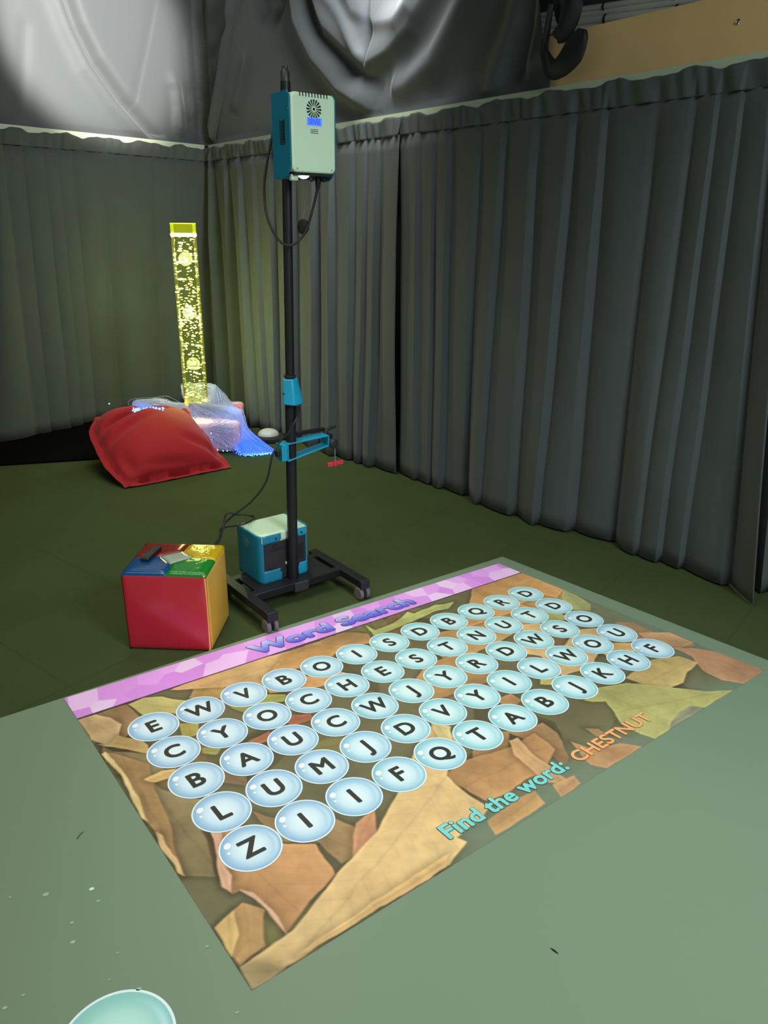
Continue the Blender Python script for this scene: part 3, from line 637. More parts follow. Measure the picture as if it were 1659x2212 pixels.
b = MB(); b.lathe([(.013, 0), (.017, .003), (.017, .05), (.012, .06), (.010, .062)], pole_at(2.07), 20)
b.tube([pole_at(2.13), pole_at(2.14)], .010, 12); build('pole_top', b, mat('greenish_cap', (.03, .04, .034), .4), stand)
b = MB(); b.lathe([(.021, 0), (.025, .001), (.025, .008), (.021, .009)], pole_at(zl + .062), 24); build('collar', b, M['blackr'], stand)
# teal height-lock cover, folded sheet metal
cz = pole_at(.955); k1 = (V(1, -.45, 0)) / np.linalg.norm(V(1, -.45, 0)); k2 = V(-k1[1], k1[0], 0)
top = [(-.026, -.030), (.014, -.034), (.030, -.010), (.030, .026), (-.026, .026)]; bot = [(-.027, -.038), (.022, -.058), (.052, -.020), (.050, .028), (-.027, .028)]
X, Y = V(1, 0, 0), V(0, 1, 0)
b = MB(); tv = [cz + X * p[0] + Y * p[1] + Z * .052 for p in top]; bv = [cz + X * p[0] + Y * p[1] - Z * .052 for p in bot]
b.add(bv + tv, [(4, 3, 2, 1, 0), (5, 6, 7, 8, 9)] + [(i, (i + 1) % 5, 5 + (i + 1) % 5, 5 + i) for i in range(5)])
cov = build('height_lock_cover', b, M['tealb'], stand, bevel=.004)
b = MB(); b.lathe([(.004, 0), (.004, .004), (.002, .005)], cz + V(-.024, -.036, -.005), 12, (X, Z, -Y)); build('screw', b, M['blackr'], cov)
b = MB(); b.tube([pole_at(.89) + V(.03, -.012, 0), pole_at(.84) + V(.026, -.014, 0)], [.012, .006], 12); build('cable_gland', b, M['blackr'], stand)
# teal bracket around the pole with its clamp screws
zb = .705; Pb = pole_at(zb); aL = -.055; aR = .17
b = MB()
def strip(a0, w0, h0, a1, w1, h1, z0, z1, t=.006):
    """flat plate from (a0) to (a1) in the u-z plane"""
    b.add([Pb + u * a0 + w * w0 + Z * (z0 + s * t / 2) for s in (-1, 1)] , [])
def loop_poly(off):  # tapering loop outline seen from the front: left tall, right short
    return [(-.032 - off, -.040 - off), (.17 + off, -.012 - off), (.17 + off, .030 + off), (-.032 - off, .030 + off)]
outer = [(-.055, -.036), (-.028, -.046), (.175, -.008), (.175, .036), (-.028, .030), (-.055, .032)]; inner = [(-.022, -.036), (.168, -.001), (.168, .028), (-.022, .022)]
for sgn in (1,):
    f0 = [Pb + u * p[0] + w * .030 + Z * p[1] for p in outer]; f1 = [Pb + u * p[0] - w * .030 + Z * p[1] for p in outer]
# build the loop as four plates
def plate(pa, pb, t, wd):
    pa = np.array(pa); pb = np.array(pb); d = pb - pa; L = np.linalg.norm(d); d = d / L; nrm = V(-d[1], d[0], 0)[:2]
    c2 = (pa + pb) / 2; e1 = u * d[0] + Z * d[1]; e2 = u * nrm[0] + Z * nrm[1]
    b.box(Pb + u * c2[0] + Z * c2[1], (L + t, wd, t), (e1, w, e2))
plate((-.030, -.044), (.175, -.008), .005, .058); plate((-.030, .030), (.175, .036), .005, .058); plate((-.030, -.044), (-.030, .030), .005, .058); plate((.175, -.008), (.175, .036), .005, .058)
b.box(Pb + u * -.046 + Z * -.006, (.028, .05, .072), AX)
br = build('clamp_bracket', b, M['tealb'], stand, bevel=.0015)
b = MB(); b.lathe([(.006, 0), (.017, .002), (.019, .014), (.015, .02), (.003, .021)], Pb - u * .062 + w * .012 - Z * .004, 18, (w, Z, -u)); build('clamp_knob', b, M['blackr'], br)
b = MB(); b.box(Pb + u * .095 - w * .040 + Z * .050, (.20, .022, .016), AX); b.box(Pb + u * .20 - w * .02 + Z * .022, (.03, .04, .02), AX); build('tray_arm', b, M['blackp'], br, bevel=.003)
b = MB(); b.lathe([(.005, 0), (.021, .003), (.023, .016), (.017, .024), (.003, .026)], Pb + u * .197 + w * .02 - Z * .002, 18, (u, Z, w)); kn = build('clamp_knob', b, M['blackr'], br)
b = MB(); b.tube([Pb + u * .19 - w * .02 + Z * .035, Pb + u * .2 - w * .02 + Z * .052, Pb + u * .245 - w * .02 + Z * .058], [.012, .009, .006], 12, smooth=4); build('clamp_lever', b, M['blackr'], br)
tp = Pb + u * .205 + w * .03
b = MB(); b.tube([tp - Z * .01, tp - Z * .088], .0028, 10); rod = build('screw_rod', b, M['chrome'], br)
b = MB(); tc_ = tp - Z * .094
b.box(tc_, (.016, .014, .024), AX); b.box(tc_ - u * .026 * 1, (.03, .012, .017), AX); b.box(tc_ + u * .026, (.03, .012, .017), AX); b.box(tc_, (.075, .008, .010), AX)
tag(build('t_handle', b, M['pink'], rod, bevel=.002), 'red plastic T-shaped handle')

# ------------------------------------------------------------------ projector on the pole
wp0 = .185; fc = P0 + w * wp0 + V(lean[0], 0, 0) * 1.9
def fpx(x, y):
    q = upright(x, y, fc, fc + u); return (q - fc) @ u, q[2]
aTL, aTR, aBL, aBR = fpx(629, 192), fpx(725, 211), fpx(632, 363), fpx(724, 384)
ua, ub = (aTL[0] + aBL[0]) / 2, (aTR[0] + aBR[0]) / 2; za, zb_ = (aBL[1] + aBR[1]) / 2, (aTL[1] + aTR[1]) / 2
DP = .115
proj = thing('projector', 'pale green-white wall-box projector with teal sides mounted on top of the black pole', 'projector', fc + u * (ua + ub) / 2 + Z * za)
def pf(a, z, back=0.0): return fc + u * a - w * back + Z * z
def rrect(a0, a1, b0, b1, rad, n=6, which=(1, 1, 1, 1)):
    out = []
    for (cx, cy, st, on) in ((a1, b0, -90, which[0]), (a1, b1, 0, which[1]), (a0, b1, 90, which[2]), (a0, b0, 180, which[3])):
        if not on: out.append((cx, cy)); continue
        ox = cx - math.copysign(rad, cx - (a0 + a1) / 2); oy = cy - math.copysign(rad, cy - (b0 + b1) / 2)
        for k in range(n + 1):
            t = math.radians(st + 90 * k / n); out.append((ox + rad * math.cos(t), oy + rad * math.sin(t)))
    return out
b = MB(); b.prism(rrect(ua, ub, za, zb_, .018), fc, u, Z, -w, DP - .004); body = build('case', b, M['white'], proj, bevel=.006)
# teal side shells: outline in (depth, z) with chamfered corners
so = [(.006, za + .022), (.006, zb_ - .012), (.022, zb_ + .006), (DP + .012, zb_ + .002), (DP + .012, za - .022), (.05, za - .022), (.03, za - .012)]
for a0, nm in ((ua - .006, 'side_shell'), (ub + .001, 'side_shell')):
    b = MB(); b.prism([(-p[0], p[1]) for p in so], fc + u * a0, w, Z, u, .005); sh = build(nm, b, M['teal'], proj, bevel=.0012)
    if a0 < 0:
        b = MB()
        for k in range(13):
            zc = za + (zb_ - za) * (.40 + .28 * k / 12); n = 7
            arc = [(-(.055 + .017 * math.cos(t)), zc - .004 * math.sin(t) * 0 + .007 * math.cos(t * 1.0) * -1) for t in np.linspace(-1.2, 1.2, n)]
            b.tube([fc + u * (a0 - .0006) + w * (-.055 - .018 * math.sin(t)) + Z * (zc - .010 * math.cos(t)) for t in np.linspace(-1.25, 1.25, n)], .0014, 6)
        build('louvre', b, M['slot'], sh)
        b = MB()
        for zz_ in (za + .05, zb_ - .055): b.lathe([(.003, 0), (.003, .0015), (.001, .002)], fc + u * a0 - w * .018 + Z * zz_, 10, (w, Z, -u))
        build('screw', b, M['chrome'], sh)
b = MB(); b.prism([(-p[0], p[1]) for p in [(DP - .006, za - .018), (DP - .006, zb_), (DP + .004, zb_), (DP + .004, za - .018)]], fc + u * ua, w, Z, u, ub - ua); build('back_shell', b, M['teal'], proj)
um = (ua + ub) / 2
# fan grille: sixteen wedge slots
cu_, cz_ = fpx(678, 236); b = MB()
for k in range(16):
    a = 2 * PI * k / 16; pts = []
    for rr_, hw in ((.0095, .085), (.031, .12)):
        for sg in (-1, 1): pts.append((cu_ + rr_ * math.cos(a + sg * hw), cz_ + rr_ * math.sin(a + sg * hw)))
    b.prism([pts[0], pts[1], pts[3], pts[2]], fc + w * .0004, u, Z, -w, .001)
b.prism([(cu_ + .005 * math.cos(t), cz_ + .005 * math.sin(t)) for t in np.linspace(0, 2 * PI, 12, endpoint=False)], fc + w * .0004, u, Z, -w, .001)
build('fan_grille', b, M['slot'], proj, smooth=False)
# top edge vents, three bars, corner screws
b = MB()
for k in range(10):
    a = ua + .035 + (ub - ua - .07) * k / 9; b.box(pf(a, zb_ - .006, .004), (.0035, .0105, .014), AX)
build('top_vent', b, M['slot'], proj, smooth=False)
b = MB(); c1, c2 = fpx(679, 284)
for k in (-1, 0, 1): b.box(pf(c1, c2 + k * .0055), (.032, .0012, .0018), AX)
build('bar_mark', b, M['slot'], proj, smooth=False)
b = MB()
for a, z_ in ((ua + .018, za + .012), (ub - .018, za + .012)): b.lathe([(.003, 0), (.003, .001)], pf(a, z_), 10, (u, Z, w))
build('screw', b, mat('case_screw', lin(120, 140, 115), .4), proj)
# blue LED display reading SENSE
c1, c2 = fpx(679, 263); b = MB(); b.box(pf(c1, c2), (.062, .0016, .026), AX); led = build('led_display', b, emitmat('led_blue', lin(70, 112, 238), .9), proj, bevel=.0005)
vs, fs = glyphs('SENSE'); vs = vs - (vs.max(0) + vs.min(0)) / 2; b = MB(); b.add([pf(c1 + p[0] * .0185, c2 + p[1] * .026, -.0012) for p in vs], fs)
build('led_text', b, emitmat('led_bright', lin(10, 40, 225), .7), led, smooth=False)
# underside: foot bracket, lens, sockets
b = MB(); b.box(pf(um, za - .004, DP * .5), (ub - ua - .02, DP - .02, .010), AX); build('bottom_panel', b, M['slot'], proj)
b = MB(); b.box(pf(ua + .02, za - .016, .03), (.028, .02, .022), AX); build('foot_bracket', b, M['white'], proj, bevel=.004)
lu, lz = fpx(667, 376); b = MB(); lc = pf(lu, za + .010, .035)
LD = (g(5.5, 2.2, 0) - lc); LD /= np.linalg.norm(LD); lx = np.cross(LD, Z); lx /= np.linalg.norm(lx); ly = np.cross(lx, LD)
b = MB(); b.lathe([(.030, .03), (.030, 0.0), (.024, -.006), (.022, -.006)], lc + V(0, 0, -.012), 28, (u, w, Z)); ring = build('lens_ring', b, M['slot'], proj)
b = MB(); b.lathe([(.0005, -.014), (.010, -.012), (.018, -.007), (.022, 0)], lc + V(0, 0, -.016), 24, (u, w, Z)); build('lens', b, emitmat('lens_glow', (1, .97, .95), 3.0), ring)
b = MB()
for k in range(9): b.box(pf(ub - .085 + .009 * k, za - .018 - .003 * (k % 2), .035 + .01 * (k % 3)), (.007, .012, .012), AX)
build('sockets', b, M['blackr'], proj, bevel=.001)
# lens cap hanging on a clear cord
kx = at_depth(655, 490, lc[1] + .10); b = MB(); b.tube([lc + V(-.004, .03, -.012), at_depth(663, 392, lc[1] + .07), at_depth(659, 440, lc[1] + .10), kx + Z * .03], .0012, 6, smooth=5); strap = build('cap_cord', b, mat('clear_cord', (.22, .22, .21), .2), proj)
b = MB(); ca = (V(.86, -.5, 0), Z, V(-.5, -.86, 0)); b.lathe([(.003, -.008), (.022, -.008), (.027, -.005), (.027, .005), (.022, .008), (.003, .008)], kx, 26, (V(.75, -.5, -.25), V(.25, 0, .97), V(-.5, -.86, .1))); build('lens_cap', b, M['blackr'], strap)

# ------------------------------------------------------------------ cables
def pxp(x, y, Y): return at_depth(x, y, Y)
Yb = fc[1]
cb_ = thing('power_cable', 'black power cable looping below the projector across the pole', 'cable', pxp(620, 528, 3.1))
b = MB(); b.tube([pxp(593, 268, 3.23), pxp(587, 300, 3.22), pxp(577, 350, 3.2), pxp(571, 400, 3.18), pxp(574, 455, 3.15), pxp(590, 500, 3.12), pxp(612, 527, 3.10), pxp(636, 527, 3.10), pxp(660, 500, 3.11), pxp(676, 450, 3.12), pxp(685, 410, 3.12), pxp(687, 392, 3.11)], .0048, 10, smooth=6); build('cord', b, M['blackr'], cb_)
b = MB(); b.tube([pxp(686, 408, 3.12), pxp(687, 396, 3.11), pxp(688, 376, 3.11)], [.007, .011, .013], 12); build('plug', b, M['blackr'], cb_)
c2_ = thing('extension_cable', 'thin black cable hanging from the clamp down to the teal computer box', 'cable', pxp(545, 1112, 3.0))
zt = .33
cpts = [pole_at(.85) + V(.027, -.02, 0), pxp(640, 905, 3.10), pxp(624, 935, 3.09), pxp(608, 950, 3.1), pxp(598, 965, 3.09), pxp(588, 985, 3.07), pxp(575, 1040, 3.08), pxp(545, 1082, 3.09), pxp(505, 1113, 3.09), pxp(484, 1133, 3.08), pxp(472, 1160, 3.0), pxp(463, 1182, 2.98)]
b = MB(); b.tube(cpts, .0042, 8, smooth=6); build('cord', b, M['blackr'], c2_)
lp = [pxp(480, 1150, 3.04), pxp(484, 1125, 3.07), pxp(492, 1108, 3.08), pxp(515, 1112, 3.11), flr(545, 1115, zt + .006), flr(548, 1121, zt + .006), flr(530, 1131, zt + .006), flr(505, 1136, zt + .006), pxp(484, 1140, 3.06), pxp(476, 1152, 3.03), pxp(478, 1140, 3.03), pxp(477, 1160, 3.02), pxp(468, 1178, 3.0)]
b = MB(); b.tube(lp, .0042, 8, smooth=6); build('cord_loop', b, M['blackr'], c2_)

# ------------------------------------------------------------------ teal computer box on the stand base
fA = V(-.542, 3.094, 0) ; bw = .25; bd = .205; z0, z1 = .099, .327
ctr = fA + u * bw / 2 - w * bd / 2
bx = thing('computer_box', 'teal computer box with a white top sitting on the stand base behind the pole', 'computer', V(ctr[0], ctr[1], z0))
def bp_(a, dpt, z): return fA + u * a - w * dpt + Z * z
# white inner case: top and the lip that folds over the front
b = MB(); b.prism([(0.004, z0 + .02), (bw - .004, z0 + .02), (bw - .004, z1 - .0), (0.004, z1 - .0)], bp_(0, .004, 0), u, Z, -w, bd - .008); build('case', b, M['white'], bx, bevel=.012)
b = MB(); b.box(bp_(bw / 2, .001, z1 - .020), (bw - .02, .006, .034), AX); build('top_lip', b, M['white'], bx, bevel=.002)
# dark rear panel with ports
b = MB(); b.box(bp_(bw / 2, .003, (z0 + z1) / 2 - .020), (bw - .02, .008, z1 - z0 - .048), AX); pan = build('rear_panel', b, M['darkpanel'], bx)
b = MB()
for k in range(16):
    for jj in range(2): b.box(bp_(.055 + .0052 * k, -.0015, z1 - .075 - .007 * jj), (.003, .002, .003), AX)
for k in range(6): b.box(bp_(.19 + .006 * k, -.0015, .21), (.0025, .002, .07), AX)
build('vent_holes', b, M['slot'], pan, smooth=False)
b = MB(); b.box(bp_(.128, -.002, .172), (.006, .003, .012), AX); build('white_switch', b, M['white'], pan)
b = MB(); b.box(bp_(.075, -.003, .265), (.022, .006, .012), AX); b.box(bp_(.06, -.003, .165), (.03, .006, .01), AX); build('port', b, M['blackr'], pan, bevel=.001)
# teal wrap: left side, right side and rounded front tabs, one folded sheet each
def wrap(sign):
    """outline bent round the vertical front corner: path runs from the back along the side, round a radius, onto the front"""
    R_ = .03; path = []
    for dpt in (bd, bd * .7, bd * .4, R_): path.append((0, dpt))
    for k in range(1, 8): t = k / 7 * PI / 2; path.append((R_ - R_ * math.cos(t), R_ - R_ * math.sin(t)))
    fr = .105 if sign > 0 else .062
    for k in range(1, 12): path.append((R_ + (fr - R_) * k / 11, 0))
    rows = []
    for (a, dpt) in path:
        aa = a if sign > 0 else bw - a
        rows.append((aa, dpt - .0025 if dpt < R_ * .99 or True else dpt, a))
    full = [(z0 - .004, z1 - .004 - (0.0))]
    b = MB(); n_ = len(rows)
    Lz = np.linspace(z0 - .002, z1 - .003, 24); m = []
    tab = .044; rc = .016
    P = np.zeros((len(Lz), n_, 3)); keep = np.zeros((len(Lz) - 1, n_ - 1), bool)
    for i, zz_ in enumerate(Lz):
        for j, (aa, dpt, a) in enumerate(rows): P[i, j] = bp_(aa, dpt, zz_) + w * .0045 * (dpt < .031) + (u * (-.003) if sign > 0 else u * .003) * (1 if a < 1e-6 else .5)
    for i in range(len(Lz) - 1):
        for j in range(n_ - 1):
            a = rows[j + 1][2]; zc = (Lz[i] + Lz[i + 1]) / 2; top_t = z1 - .003 - zc; bot_t = zc - z0
            ok = a <= R_ * .75 or (top_t < tab and not (top_t > tab - rc and a > fr - rc and (a - fr + rc) ** 2 + (top_t - tab + rc) ** 2 > rc * rc)) or (bot_t < tab * 1.3 and not (bot_t > tab * 1.3 - rc and a > fr - rc and (a - fr + rc) ** 2 + (bot_t - tab * 1.3 + rc) ** 2 > rc * rc))
            if sign < 0 and bot_t < .012 and a > R_: ok = ok
            keep[i, j] = ok
    c_ = n_; idx = {}; vs = []; fs = []
    for i in range(len(Lz) - 1):
        for j in range(n_ - 1):
            if keep[i, j]:
                f_ = []
                for (ii, jj) in ((i, j), (i, j + 1), (i + 1, j + 1), (i + 1, j)):
                    if (ii, jj) not in idx: idx[(ii, jj)] = len(vs); vs.append(P[ii, jj])
                    f_.append(idx[(ii, jj)])
                fs.append(tuple(f_ if sign > 0 else f_[::-1]))
    b.add(vs, fs); return b
for sg in (1, -1):
    sh = build('side_shell', wrap(sg), M['tealb'] if sg < 0 else mat('teal_box_metal', lin(24, 125, 155), .4, vary=.03), bx, solid=.003, angle=60)
    b = MB(); b.lathe([(.0045, 0), (.0045, .0015), (.002, .002)], bp_(.078 if sg > 0 else bw - .040, -.008, z1 - .024), 12, (u, Z, w)); build('screw', b, M['slot'], sh)
b = MB(); b.lathe([(.024, 0), (.024, .0012), (.002, .0014)], bp_(-.0045, .115, z0 + .165), 28, (w, Z, -u)); tag(build('side_badge', b, mat('faded_disc', lin(78, 130, 122), .5), bx), 'round pale disc on the teal side')

# ------------------------------------------------------------------ vinyl cube seat
cL, cF = flr(278, 1402), flr(458, 1408); cx = (cF - cL); CW = np.linalg.norm(cx); cx /= CW; cy = V(-cx[1], cx[0], 0); HB = .335; DB = .30
cube = thing('cube_seat', 'soft vinyl cube seat with red front, amber side and multicoloured top', 'seat', (cL + cF) / 2 + cy * DB / 2)
def cp(a, d_, z): return cL + cx * a + cy * d_ + Z * z
def face(name, o, ea, eb, en, la, lb, m, bulge=.006, n=18, rad=.012):
    """a padded panel: slightly domed square with rolled edges"""
    P = np.zeros((n, n, 3)); t = np.linspace(0, 1, n); t = .5 - .5 * np.cos(t * PI)
    for i in range(n):
        for j in range(n):
            a, c_ = t[j] * la, t[i] * lb; e = min(a, la - a, c_, lb - c_)
            roll = rad - math.sqrt(max(0, rad * rad - max(0, rad - e) ** 2)) if e < rad else 0
            P[i, j] = o + ea * a + eb * c_ + en * (bulge * math.sin(PI * t[j]) * math.sin(PI * t[i]) - roll)
    b = MB(); b.grid(P); return build(name, b, m, cube, angle=80)
face('front_panel', cp(0, 0, 0), cx, Z, -cy, CW, HB, M['red'])
face('side_panel', cp(CW, 0, 0), cy, Z, cx, DB, HB, M['amber'])
face('side_panel', cp(0, DB, 0), -cy, Z, -cx, DB, HB, M['dred'])
face('back_panel', cp(CW, DB, 0), -cx, Z, cy, CW, HB, M['grn'])
# top: four corner patches and a four-sided centre patch, each gently padded
def patch(name, poly, m, label=None):
    poly = np.array(poly, float); c_ = poly.mean(0); b = MB(); n = 10; out = []
    pts = []
    for i in range(len(poly)):
        a, e = poly[i], poly[(i + 1) % len(poly)]
        for k in range(n): pts.append(a + (e - a) * k / n)
    pts = np.array(pts); N_ = len(pts); vs = []
    for q in (1.0, .985, .95, .85, .65, .4, .15):
        for p in pts:
            x_, y_ = c_ + (p - c_) * q; dm = .005 * math.sin(PI * max(0, min(1, x_))) * math.sin(PI * max(0, min(1, y_)))
            e = min(x_, 1 - x_, y_, 1 - y_) * .3; roll = 0 if e > .012 else .012 - math.sqrt(max(0, .012 ** 2 - (.012 - e) ** 2))
            vs.append(cp(x_ * CW, y_ * DB, HB + dm - roll + .006 * (1 - q ** 14)))
    fs = [(i * N_ + k, i * N_ + (k + 1) % N_, (i + 1) * N_ + (k + 1) % N_, (i + 1) * N_ + k) for i in range(6) for k in range(N_)] + [tuple(range(6 * N_, 7 * N_))]
    b.add(vs, fs); o = build(name, b, m, cube, angle=80); tag(o, label); return o
CQ = [(.40, .30), (.72, .62), (.55, .78), (.20, .60)]     # centre: front, right, back, left
def cquad():
    o_ = flr
    res = []
    for (x_, y_) in ((368, 1219), (418, 1205), (396, 1192), (348, 1203)):
        q = flr(x_, y_, HB + .004) - cL; res.append((q @ cx / CW, q @ cy / DB))
    return res
CQ = cquad(); fE = ((flr(356, 1240, HB) - cL) @ cx / CW, 0.0); rE = (1.0, (flr(468, 1210, HB) - cL) @ cy / DB); bE = ((flr(408, 1180, HB) - cL) @ cx / CW, 1.0); lE = (0.0, (flr(300, 1205, HB) - cL) @ cy / DB)
rE = (1.0, min(.75, max(.35, rE[1]))); lE = (0.0, min(.7, max(.35, lE[1]))); bE = (min(.75, max(.4, bE[0])), 1.0)
cvm = lambda a, c_, k: tuple(((np.array(a) + np.array(c_)) / 2 + np.array(k)))
patch('top_patch', [(0, 0), fE, cvm(fE, CQ[0], (.03, .02)), CQ[0], CQ[3], lE], M['blu'], 'blue corner of the top')
patch('top_patch', [fE, (1, 0), rE, CQ[1], CQ[0], cvm(fE, CQ[0], (.03, .02))], M['grn'], 'green corner of the top')
patch('top_patch', [CQ[1], rE, (1, 1), bE, CQ[2]], M['yel'], 'yellow corner of the top')
patch('top_patch', [lE, CQ[3], CQ[2], bE, (0, 1)], M['dred'], 'dark red corner of the top')
patch('top_patch', CQ, M['wht'], 'grey-white centre of the top')
# remote control lying on the cube
ra, rb = flr(313, 1212, HB + .01), flr(340, 1187, HB + .01); rd = (rb - ra) / np.linalg.norm(rb - ra); rs = V(rd[1], -rd[0], 0); RL = np.linalg.norm(rb - ra) + .01
rm = thing('remote_control', 'black remote control lying on the blue and red corner of the cube', 'remote control', (ra + rb) / 2)
rc_ = V(*((ra + rb) / 2)[:2], HB + .017)
b = MB(); b.box(rc_, (.036, RL, .014), (rs, rd, Z)); build('remote_body', b, M['blackr'], rm, bevel=.004)
for i in range(5):
    for j in range(3):
        if (i, j) in ((4, 0), (4, 2)): continue
        b = MB(); b.lathe([(.003, 0), (.003, .0012), (.002, .0016)], rc_ + rs * (j - 1) * .009 + rd * (-RL * .36 + i * .013) + Z * .007, 10); build('button', b, mat('remote_button', (.10, .10, .10), .4) if 'remote_button' not in bpy.data.materials else bpy.data.materials['remote_button'], rm)

# ------------------------------------------------------------------ red bean bag
Bc, Cc = flr(265, 1060), flr(500, 1012)
Ac = at_depth(178, 893, 5.28); Dc = at_depth(402, 884, 5.72)
def bag():
    n = 64; P = np.zeros((2, n, n, 3)); nb = np.cross(Cc - Bc, Ac - Bc); nb /= np.linalg.norm(nb); nb = nb if nb[2] > 0 else -nb
    for sd in (0, 1):
        for i in range(n):
            for j in range(n):
                s, t = j / (n - 1), i / (n - 1)          # s: B->C, t: B->A
                p = Bc * (1 - s) * (1 - t) + Cc * s * (1 - t) + Ac * (1 - s) * t + Dc * s * t
                fl = .05; si = min(1, max(0, (s - fl) / (1 - 2 * fl))); ti = min(1, max(0, (t - fl) / (1 - 2 * fl)))
                h = (4 * si * (1 - si)) ** .45 * (4 * ti * (1 - ti)) ** .42
                p = p + ((Bc + Cc + Ac + Dc) / 4 - p) * (.16 * math.exp(-(s * s + (1 - t) ** 2) / .03) + .05 * math.exp(-(s * s + t * t) / .02))
                p = p - (Cc - Bc) * .05 * math.sin(PI * t) * (1 - s) ** 3
                e = math.sin(PI * s) * math.sin(PI * t)
                p = p + (Bc + Cc + Ac + Dc - 4 * p) / 4 * (.10 * (abs(2 * s - 1) < .8) * (1 - abs(2 * t - 1) ** .5) * 0)
                wr = 0
                for (x0, y0, x1, y1, a, wd) in ((.02, .62, .60, .84, .034, .035), (.0, .42, .45, .62, .018, .04), (.10, .30, .16, .02, .016, .05), (.86, .25, .98, .05, .02, .05), (.45, .88, .72, .78, .02, .05), (.2, .12, .8, .06, .010, .03), (.62, .3, .9, .18, .010, .05)):
                    ex, ey = x1 - x0, y1 - y0; q = max(0, min(1, ((s - x0) * ex + (t - y0) * ey) / (ex * ex + ey * ey))); d_ = math.hypot(s - x0 - ex * q, t - y0 - ey * q)
                    wr -= a * math.exp(-(d_ / wd) ** 2) * math.sin(PI * min(1, max(0, q * .9 + .05)))
                if sd == 0: q = p + nb * (.205 * h + 2.3 * wr * min(1, h * 2))
                else:
                    q = p - nb * .06 * h
                    q = V(q[0], q[1], max(.006, min(q[2], p[2])))
                edge = 1 - min(1, h * 6); q = q + nb * edge * (.007 * math.sin(19 * s + 14 * t) + .003 * math.sin(47 * s + 37 * t)) * (1 if sd == 0 else 1)
                q[2] = max(q[2], .006 if sd else .010); P[sd, i, j] = q
    b = MB(); b.grid(P[0]); b.grid(P[1][:, ::-1]); return b
tag(build('bean_bag', bag(), M['bag'], base=(Bc + Cc) / 2, angle=80, solid=0), 'large red canvas bean bag cushion slumped on the carpet in front of the glowing tube', 'bean bag')

# ------------------------------------------------------------------ bubble tube on its padded plinth
TB = V(-1.495, 6.0, 0); ZP = .225; TR_ = .092; ZT = 1.607
pl = thing('tube_plinth', 'low pale lilac padded plinth under the glowing bubble tube', 'plinth', TB)
pa = math.radians(8); p1 = V(math.cos(pa), math.sin(pa), 0); p2 = V(-p1[1], p1[0], 0); PC = TB + p1 * .03 - p2 * .12
b = MB(); b.box(PC + Z * (ZP / 2 + .003), (.66, .78, ZP - .004), (p1, p2, Z)); build('pad', b, M['lilac'], pl, bevel=.03)
cr = PC + p1 * .27 + p2 * .16
b = MB(); b.box(cr + Z * (ZP + .006), (.12, .10, .014), (p1, p2, Z)); tag(build('corner_flap', b, M['pinktab'], pl, bevel=.004), 'pink-red corner flap')
b = MB(); b.lathe([(.05, .0), (.13, .0), (.135, .012), (.12, .03), (.096, .034), (.05, .034)], TB + Z * (ZP + .001), 40); tag(build('tube_socket', b, mat('amber_socket', lin(230, 160, 80), .4, emit=lin(255, 150, 50), es=.25), pl), 'amber ring socket')

tube = thing('bubble_tube', 'tall glowing yellow bubble tube standing in the room corner', 'bubble tube', TB + Z * ZP)
def clear(name, tint, emit, es, gloss=.25):
    m = bpy.data.materials.new(name); m.use_nodes = True; nt = m.node_tree; nt.nodes.clear(); o = nt.nodes.new('ShaderNodeOutputMaterial')
    tr = nt.nodes.new('ShaderNodeBsdfTransparent'); tr.inputs[0].default_value = (*tint, 1); gl = nt.nodes.new('ShaderNodeBsdfGlossy'); gl.inputs['Roughness'].default_value = .08
    fr = nt.nodes.new('ShaderNodeFresnel'); fr.inputs['IOR'].default_value = 1.35; mx = nt.nodes.new('ShaderNodeMixShader'); ad = nt.nodes.new('ShaderNodeAddShader'); em = nt.nodes.new('ShaderNodeEmission')
    em.inputs[0].default_value = (*emit, 1); em.inputs[1].default_value = es
    nt.links.new(fr.outputs[0], mx.inputs[0]); nt.links.new(tr.outputs[0], mx.inputs[1]); nt.links.new(gl.outputs[0], mx.inputs[2])
    nt.links.new(mx.outputs[0], ad.inputs[0]); nt.links.new(em.outputs[0], ad.inputs[1]); nt.links.new(ad.outputs[0], o.inputs['Surface']); return m
zw = 1.525
b = MB(); n = 48
vs = [TB + V(TR_ * math.cos(2 * PI * k / n), TR_ * math.sin(2 * PI * k / n), z) for z in np.linspace(ZP + .03, zw, 12) for k in range(n)]
b.add(vs, [(i * n + k, i * n + (k + 1) % n, (i + 1) * n + (k + 1) % n, (i + 1) * n + k) for i in range(11) for k in range(n)])
build('clear_tube', b, clear('yellow_lit_acrylic', (.90, .95, .62), lin(176, 186, 66), .085), tube)
for k in range(2):                           # rims of the acrylic wall that carry the light
    pass
b = MB(); b.lathe([(.04, zw + .012), (TR_, zw + .012), (TR_, ZT - .004), (TR_ - .006, ZT), (.02, ZT)], TB, 48); cap = build('tube_cap', b, clear('yellow_cap', (.75, .75, .25), lin(200, 215, 40), .30), tube)
b = MB(); b.lathe([(TR_ - .003, zw - .010), (TR_ + .002, zw - .006), (TR_ + .002, zw + .009), (TR_ - .003, zw + .013)], TB, 48); build('water_line', b, emitmat('bright_ring', (1, 1, .72), 3.2), tube)
b = MB(); b.lathe([(TR_ - .002, ZT - .006), (TR_ + .001, ZT - .006), (TR_ + .001, ZT + .001), (TR_ - .002, ZT + .001)], TB, 48); build('cap_rim', b, emitmat('cap_rim', lin(225, 235, 60), .9), tube)
